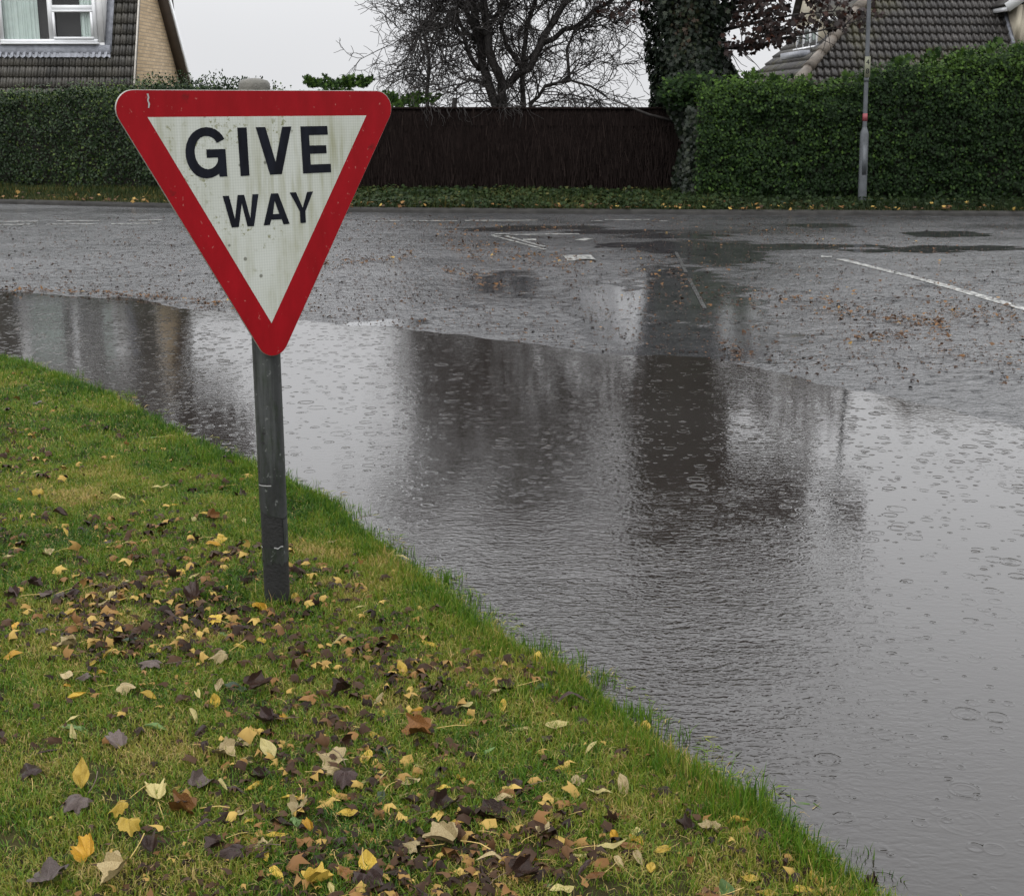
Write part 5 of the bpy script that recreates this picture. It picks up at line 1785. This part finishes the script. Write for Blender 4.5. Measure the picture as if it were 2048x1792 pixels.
# (px, py, kind, colour, curl, size in metres, turn in degrees, tilt)
HAND = [(800, 1110, 'narrow', 'pale yellow', 'arched', .11, 70, 0), (385, 1192, 'maple', 'dark brown', 'curled', .12, 20, 35), (590, 1196, 'round', 'yellow', 'flat', .05, 10, 45), (520, 1216, 'round', 'golden', 'curled', .065, 60, 10),
        (430, 1240, 'maple', 'yellow', 'arched', .085, 180, 15), (480, 1252, 'maple', 'purple brown', 'arched', .1, 250, 5), (757, 1256, 'maple', 'purple brown', 'arched', .09, 200, 5), (712, 1300, 'maple', 'purple brown', 'arched', .1, 100, 0),
        (300, 1326, 'maple', 'grey purple', 'arched', .115, 90, 0), (150, 1392, 'oval', 'yellow', 'folded', .065, 120, 20), (255, 1372, 'maple', 'tan', 'arched', .11, 240, 5), (296, 1390, 'oval', 'yellow', 'folded', .065, 60, 20),
        (470, 1370, 'oval', 'dark green', 'curled', .07, 80, 10), (515, 1378, 'maple', 'dark brown', 'curled', .12, 300, 25), (431, 1402, 'round', 'yellow', 'flat', .042, 10, 55), (535, 1498, 'oval', 'pale yellow', 'flat', .08, 35, 25),
        (838, 1466, 'maple', 'orange brown', 'curled', .13, 90, 15), (662, 1517, 'maple', 'tan', 'flat', .125, 100, 8), (690, 1564, 'maple', 'purple brown', 'arched', .11, 180, 15), (572, 1589, 'narrow', 'yellow', 'folded', .085, 80, 0),
        (312, 1582, 'maple', 'pale yellow', 'folded', .115, 20, 10), (365, 1610, 'maple', 'orange brown', 'curled', .12, 80, 0), (240, 1618, 'maple', 'yellow', 'arched', .085, 120, 10), (258, 1652, 'maple', 'yellow', 'flat', .08, 200, 20),
        (166, 1560, 'oval', 'yellow', 'flat', .08, 5, 60), (150, 1606, 'maple', 'grey purple', 'arched', .115, 150, 10), (58, 1540, 'maple', 'purple brown', 'arched', .11, 30, 10), (615, 1648, 'maple', 'golden', 'folded', .06, 40, 25),
        (692, 1623, 'oval', 'yellow', 'curled', .055, 100, 15), (985, 1625, 'maple', 'dark brown', 'curled', .135, 80, 0), (885, 1682, 'maple', 'tan', 'folded', .13, 70, 10), (1115, 1593, 'oval', 'pale yellow', 'curled', .055, 290, 5),
        (1286, 1446, 'round', 'yellow', 'flat', .055, 330, 50), (1045, 1450, 'oval', 'pale yellow', 'folded', .06, 80, 5), (1140, 1398, 'narrow', 'purple brown', 'arched', .12, 100, 0), (928, 1404, 'oval', 'pale yellow', 'flat', .06, 90, 10),
        (936, 1434, 'oval', 'yellow', 'flat', .055, 320, 15), (1075, 1312, 'oval', 'yellow', 'flat', .055, 350, 40), (1325, 1573, 'maple', 'purple brown', 'arched', .085, 90, 5), (1245, 1573, 'oval', 'tan', 'curled', .065, 10, 30),
        (1420, 1650, 'maple', 'tan', 'curled', .08, 70, 5), (1368, 1642, 'maple', 'dark brown', 'curled', .075, 40, 10), (1452, 1775, 'round', 'light green', 'flat', .05, 20, 30), (1535, 1772, 'oval', 'yellow', 'flat', .05, 90, 15),
        (1742, 1752, 'maple', 'dark brown', 'curled', .06, 10, 30), (1228, 1668, 'round', 'golden', 'curled', .032, 20, 40), (460, 1702, 'maple', 'purple brown', 'arched', .12, 95, 5), (548, 1664, 'oval', 'yellow', 'curled', .06, 100, 5),
        (735, 1725, 'round', 'yellow', 'flat', .055, 10, 35), (738, 1762, 'maple', 'purple brown', 'flat', .1, 200, 10), (172, 1700, 'maple', 'golden', 'curled', .10, 30, 30), (100, 1752, 'maple', 'grey purple', 'flat', .13, 10, 8),
        (232, 1748, 'maple', 'tan', 'folded', .11, 140, 10), (75, 984, 'maple', 'yellow', 'flat', .07, 30, 40), (440, 968, 'maple', 'orange brown', 'arched', .07, 80, 0), (233, 992, 'oval', 'pale yellow', 'folded', .08, 85, 0),
        (120, 1030, 'oval', 'dark brown', 'folded', .09, 60, 10), (82, 1258, 'maple', 'grey purple', 'arched', .08, 70, 0), (95, 1105, 'maple', 'tan', 'curled', .09, 70, 0), (250, 1083, 'oval', 'pale yellow', 'folded', .05, 100, 0),
        (15, 1115, 'oval', 'tan', 'folded', .07, 80, 0), (345, 1006, 'oval', 'yellow', 'folded', .06, 90, 5), (410, 1025, 'oval', 'yellow', 'curled', .06, 110, 5), (480, 985, 'maple', 'dark brown', 'curled', .09, 50, 5),
        (660, 1082, 'oval', 'tan', 'curled', .06, 100, 5), (715, 1142, 'oval', 'tan', 'folded', .05, 95, 0), (880, 1225, 'maple', 'orange brown', 'curled', .06, 100, 0), (805, 1335, 'oval', 'yellow', 'flat', .06, 20, 30),
        (770, 1500, 'oval', 'dark green', 'flat', .08, 70, 5), (520, 1550, 'maple', 'purple brown', 'curled', .09, 80, 0), (1190, 1700, 'oval', 'dark brown', 'curled', .06, 60, 5), (1325, 1690, 'oval', 'yellow', 'flat', .05, 120, 5),
        (310, 1450, 'oval', 'light green', 'folded', .07, 80, 5), (232, 1480, 'maple', 'grey purple', 'folded', .11, 40, 15), (145, 1447, 'narrow', 'light green', 'arched', .09, 85, 0), (985, 1252, 'oval', 'yellow', 'flat', .04, 90, 0),
        (1010, 1375, 'maple', 'dark brown', 'curled', .1, 85, 0), (1105, 1395, 'oval', 'yellow', 'flat', .045, 150, 5), (1240, 1620, 'oval', 'orange brown', 'curled', .055, 100, 5), (980, 1715, 'narrow', 'tan', 'arched', .08, 95, 0)]
recs = []
for px, py, kind, col, curl, size, turn, tilt in HAND:
    x, y = ground(px, py, 0.10)
    zz_ = float(verge_z(x, y))
    x, y = ground(px, py, zz_ + 0.02)
    recs.append([x, y, kind, col, curl, size * (0.76 if kind == 'maple' else 0.95), turn, tilt])
KINDS = ['maple'] * 8 + ['oval'] * 10 + ['round'] * 2 + ['narrow'] * 5
CW = {'maple': (['purple brown'] * 6 + ['dark brown'] * 5 + ['grey purple'] * 4 + ['tan'] * 3 + ['orange brown'] * 2 + ['yellow'] * 1), 'oval': (['yellow'] * 5 + ['pale yellow'] * 3 + ['golden'] * 2 + ['dark brown'] * 3 + ['tan'] * 3 + ['dark green'] + ['orange brown']),
      'round': (['yellow'] * 4 + ['golden'] * 2 + ['dark brown'] * 1 + ['light green']), 'narrow': (['pale yellow'] * 3 + ['yellow'] * 2 + ['purple brown'] * 2 + ['tan'] * 2 + ['light green'])}
tries = 0
while len(recs) < 300 and tries < 60000:
    tries += 1
    py = g.uniform(735, 1800)
    px = g.uniform(-20, 1750)
    if g.random() > 0.6 + 0.4 * (py - 735) / 1050:
        continue
    x, y = ground(px, py, 0.08)
    if float(shore(x, y)) < 0.06 or math.hypot(x - PX, y - PY) < 0.09:
        continue
    if float(fbm(x * 2.2 + 20, y * 2.2, 2)) < g.uniform(0.25, 0.62):
        continue
    kind = KINDS[g.integers(len(KINDS))]
    size = {'maple': g.uniform(0.045, 0.08), 'oval': g.uniform(0.042, 0.07), 'round': g.uniform(0.022, 0.038), 'narrow': g.uniform(0.05, 0.08)}[kind]
    if any(math.hypot(r[0] - x, r[1] - y) < 0.30 * (r[5] + size) for r in recs):
        continue
    col = CW[kind][g.integers(len(CW[kind]))]
    curl = ('flat', 'folded', 'arched', 'arched', 'curled', 'curled')[g.integers(6)]
    recs.append([x, y, kind, col, curl, size, g.uniform(0, 360), abs(g.normal(0, 8))])

WATER = [(1415, 862, 'oval', 'orange brown'), (1452, 873, 'narrow', 'orange brown'), (1290, 986, 'maple', 'orange brown'), (1180, 985, 'oval', 'dark brown'), (1825, 1386, 'oval', 'pale yellow'), (1660, 1500, 'maple', 'tan'), (1620, 1310, 'oval', 'dark brown'),
         (250, 780, 'maple', 'dark green'), (268, 840, 'oval', 'dark brown'), (1740, 1590, 'oval', 'tan'), (1150, 1200, 'narrow', 'tan'), (630, 975, 'oval', 'dark brown'), (1575, 1480, 'narrow', 'dark brown'), (1900, 1290, 'oval', 'dark brown'), (1715, 1645, 'oval', 'pale yellow')]
recs = recs[:300 - len(WATER)]
NW = len(recs)
for px, py, kind, col in WATER:
    x, y = ground(px, py, 0.0)
    recs.append([x, y, kind, col, 'flat', float(g.uniform(0.035, 0.06)), float(g.uniform(0, 360)), 0])

# describe each leaf, then make the wording single it out
CURLW = {'flat': 'flat', 'folded': 'folded', 'arched': 'arched', 'curled': 'curled'}
SHP = {'maple': 'maple', 'oval': 'oval', 'round': 'rounded', 'narrow': 'narrow'}


def place_words(r):
    x, y = r[0], r[1]
    px, py = to_px(x, y, 0.05)
    if float(shore(x, y)) < 0.0:
        return 'floating on the flood, ' + ('far left' if px < 500 else 'centre' if px < 1500 else 'right')
    d = math.hypot(x - PX, y - PY)
    if d < 0.28:
        return 'at the sign post foot'
    if float(shore(x, y)) < 0.2:
        return 'by the water ' + ('behind post' if py < 1150 else 'right of post' if py < 1480 else 'lower right')
    v = 'behind the post' if py < 1080 else 'beside the post' if py < 1290 else 'before the post' if py < 1520 else 'at bottom edge'
    h = 'far left' if px < 190 else 'left' if px < 430 else 'centre' if px < 760 else 'right' if px < 1080 else 'far right'
    return '%s, %s' % (v, h)


def size_word(r):
    return 'large' if r[5] > 0.095 else 'small' if r[5] < 0.055 else 'medium'


lab = ['%s %s %s leaf %s' % (CURLW[r[4]], r[3], SHP[r[2]], place_words(r)) for r in recs]


def groups_of(lab):
    d = {}
    for i, s in enumerate(lab):
        d.setdefault(s, []).append(i)
    return [v for v in d.values() if len(v) > 1]


for v in groups_of(lab):
    for i in v:
        lab[i] = size_word(recs[i]) + ' ' + lab[i]
for v in groups_of(lab):
    for i in v:
        j = min((q for q in range(len(recs)) if q != i), key=lambda q: math.hypot(recs[q][0] - recs[i][0], recs[q][1] - recs[i][1]))
        lab[i] = lab[i] + ' by %s leaf' % recs[j][3]
ORD = ['leftmost', 'second from left', 'third from left', 'fourth from left', 'fifth from left']
for v in groups_of(lab):
    v = sorted(v, key=lambda i: to_px(recs[i][0], recs[i][1], 0.05)[0])
    for q, i in enumerate(v):
        base = (lab[i].rsplit(' by ', 1)[0] if lab[i].endswith(' leaf') else lab[i])
        lab[i] = base + ', ' + ORD[min(q, 4)]
from mathutils import Matrix
for i, r in enumerate(recs):
    x, y, kind, col, curl, size, turn, tilt = r
    var = int(g.integers(3))
    o = bpy.data.objects.new('fallen_leaf', get_mesh(kind, curl, col, var))
    COL.objects.link(o)
    z = float(verge_z(x, y)) + float(g.uniform(0.002, 0.012)) if i < NW else -0.004
    Rz = Matrix.Rotation(math.radians(turn), 4, 'Z')
    # tilt lifts the leaf's face towards the viewer, a little sideways roll
    Rt = Matrix.Rotation(math.radians(tilt), 4, 'X') @ Matrix.Rotation(math.radians(float(g.normal(0, 9)) if i < NW else 0.0), 4, 'Y')
    off = Rz @ Vector((0, -0.5 * size, 0))
    o.matrix_world = Matrix.Translation(Vector((x, y, z + 0.45 * size * math.sin(math.radians(tilt)))) ) @ Rt @ Matrix.Translation(off) @ Rz @ Matrix.Diagonal((size * float(g.uniform(0.72, 1.05)), size, size * (float(g.uniform(0.6, 1.25)) if i < NW else 0.3), 1))
    tag(o, lab[i], 'leaf', 'fallen leaves on the grass verge' if i < NW else 'fallen leaves floating on the flood')
    if kind == 'maple' and (g.random() < 0.75) or kind != 'maple' and g.random() < 0.25:
        s = bpy.data.objects.new('stalk', STK[int(g.integers(5))][1 if col in ('dark brown', 'purple brown', 'grey purple', 'dark green') and g.random() < 0.6 else 0])
        COL.objects.link(s)
        s.parent = o
        s.location = (0, 0, PROTO[kind, curl][var][1])

# the many smaller bits between the leaves
FRAG = [(0, 0, 0), (0.2, 0.16, 0.12), (0.36, 0.5, -0.05), (0.1, 0.62, 0.16), (-0.04, 1.15, 0), (-0.16, 0.6, .12), (-0.3, 0.3, -0.04)]
FRF = [tuple(range(7))]
n = 6500
py = g.uniform(725, 1830, n); px = g.uniform(-60, 1800, n)
t = -(0.06 - CAM_H)
X_, Y_ = [], []
for a, b in zip(px, py):
    q = ground(a, b, 0.07)
    X_.append(q[0]); Y_.append(q[1])
X_, Y_ = np.array(X_), np.array(Y_)
k_ = (shore(X_, Y_) > 0.02) & (fbm(X_ * 3 + 7, Y_ * 3, 3) + g.normal(0, 0.08, n) > 0.45)
X_, Y_ = X_[k_], Y_[k_]
n = len(X_)
pt = cards(FRAG, FRF, np.stack([X_, Y_, verge_z(X_, Y_) + g.uniform(0.004, 0.022, n)], -1), g.normal(0, 1, (n, 3)) * np.array([1, 1, 0.25]), np.stack([g.normal(0, .4, n), g.normal(-.1, .4, n), np.ones(n)], -1), g.uniform(0.008, 0.034, n), np.clip(np.where(g.random(n) < 0.16, g.uniform(0.65, 1, n), g.normal(0.2, 0.2, n)), 0, 1))
tag(link('leaf_fragments', mesh_raw('leaf_fragments', *pt), MAT['litter']), 'small brown and yellow leaf fragments scattered through the grass', 'leaf litter', kind='stuff')

# crumpled dark leaves matted into the grass, too many and too broken to count
CRUM = [(0, 0, 0), (0.3, 0.1, 0.25), (0.5, 0.5, 0.0), (0.2, 0.6, 0.3), (0.12, 1.0, 0.05), (-0.15, 0.7, 0.28), (-0.5, 0.75, 0.02), (-0.28, 0.35, 0.2)]
CRF = [(0, 1, 3, 7), (1, 2, 3), (3, 4, 5), (3, 5, 7), (5, 6, 7)]
n = 13000
py = np.where(np.arange(n) < 6500, g.uniform(735, 1830, n), g.uniform(725, 1330, n)); px = np.where(np.arange(n) < 6500, g.uniform(-60, 1800, n), g.uniform(-60, 1150, n))
XY = np.array([ground(a, b, 0.07) for a, b in zip(px, py)])
X_, Y_ = XY[:, 0], XY[:, 1]
k_ = (shore(X_, Y_) > 0.05) & (np.where(np.arange(n) < 6500, fbm(X_ * 2.2 + 20, Y_ * 2.2, 3), fbm(X_ * 5 + 3, Y_ * 4, 3)) + g.normal(0, 0.07, n) > np.where(np.arange(n) < 6500, 0.55, 0.62)) & (np.hypot(X_ - PX, Y_ - PY) > 0.06)
X_, Y_ = X_[k_], Y_[k_]
n = len(X_)
sc = g.uniform(0.02, 0.055, n)
pt = cards(CRUM, CRF, np.stack([X_, Y_, verge_z(X_, Y_) + g.uniform(0.002, 0.014, n)], -1), g.normal(0, 1, (n, 3)) * np.array([1, 1, 0.3]), np.stack([g.normal(0, .5, n), g.normal(-.1, .5, n), np.ones(n)], -1),
           np.stack([sc * g.uniform(0.5, 1, n), sc, sc * g.uniform(0.6, 1.6, n)], -1), np.clip(np.where(g.random(n) < 0.25, g.uniform(0.6, 1.0, n), g.normal(0.18, 0.16, n)), 0, 1))
tag(link('crumpled_leaf_litter', mesh_raw('crumpled_leaf_litter', *pt), MAT['litter']), 'crumpled dark brown leaf litter matted into the grass', 'leaf litter', kind='stuff')

# leaf litter on the wet road
pos = []
def spray(px0, py0, px1, py1, n, sy):
    for q in range(n):
        t = g.random()
        a, b = px0 + (px1 - px0) * t + g.normal(0, 12), py0 + (py1 - py0) * t + g.normal(0, sy)
        pos.append(ground(a, b, 0.03))


for a in ((-40, 574, 330, 592, 260, 4), (330, 594, 470, 606, 60, 4), (480, 604, 560, 612, 20, 3), (640, 532, 740, 525, 70, 4), (760, 525, 830, 512, 50, 4), (890, 546, 975, 556, 60, 4), (970, 575, 1010, 572, 24, 3), (930, 500, 1180, 540, 260, 16), (880, 470, 960, 520, 120, 14),
          (1500, 590, 1700, 622, 110, 10), (1700, 625, 1900, 660, 130, 12), (1780, 640, 1900, 648, 90, 4), (1880, 622, 2040, 640, 110, 10), (1700, 676, 1830, 674, 70, 4), (1250, 540, 1480, 600, 120, 25), (1300, 460, 1900, 500, 160, 14), (700, 448, 1150, 462, 150, 6), (1860, 680, 2040, 720, 60, 15),
          (1600, 570, 2040, 600, 90, 20), (1440, 690, 1490, 705, 40, 6)):
    spray(*a)
n0 = len(pos)
for q in range(9000):
    pos.append(ground(g.uniform(-40, 2080), 437 + 300 * g.random() ** 1.2, 0.03))
n1 = len(pos)
for q in range(6500):
    a = g.uniform(-40, 2080)
    if a > 850 and g.random() < 0.7:
        continue
    pos.append(ground(a, 440 + 330 * g.random() ** 1.1, 0.03))
pos = np.array(pos)
s = sdf(pos[:, 0], pos[:, 1], FAR)
k_ = (s > 0.0) & (pos[:, 1] < interp(KERB, pos[:, 0]) - 0.05)
big = (np.arange(len(pos)) < n0)[k_]
bit = (np.arange(len(pos)) >= n1)[k_]
clear = k_ & False
pos = pos[k_]
bp = pos[bit]
pos, big = pos[~bit], big[~bit]
n = len(pos)
z = road_z(pos[:, 0], pos[:, 1]) + 0.006 + np.where(big, g.uniform(0, 0.025, n), g.uniform(0, 0.006, n))
pt = cards(FRAG, FRF, np.stack([pos[:, 0], pos[:, 1], z], -1), g.normal(0, 1, (n, 3)) * np.array([1, 1, 0.2]), np.stack([g.normal(0, .35, n), g.normal(-.1, .35, n), np.ones(n)], -1), np.where(big, g.uniform(0.018, 0.055, n), g.uniform(0.008, 0.03, n)), np.clip(np.where(big, g.normal(0.36, 0.2, n), g.normal(0.2, 0.18, n)), 0, 1))
nb = len(bp)
bs_ = g.uniform(0.014, 0.04, nb)
bt = cards(CRUM, CRF, np.stack([bp[:, 0], bp[:, 1], road_z(bp[:, 0], bp[:, 1]) + 0.002], -1), g.normal(0, 1, (nb, 3)) * np.array([1, 1, 0.2]), np.stack([g.normal(0, .3, nb), g.normal(0, .3, nb), np.ones(nb)], -1), np.stack([bs_ * 0.8, bs_, bs_ * g.uniform(0.5, 1.3, nb)], -1), np.clip(g.normal(0.12, 0.14, nb), 0, 1))
tag(link('road_leaf_litter', mesh_raw('road_leaf_litter', *join_raw([pt, bt])), MAT['litter']), 'wet brown leaf litter strewn over the asphalt', 'leaf litter', kind='stuff')
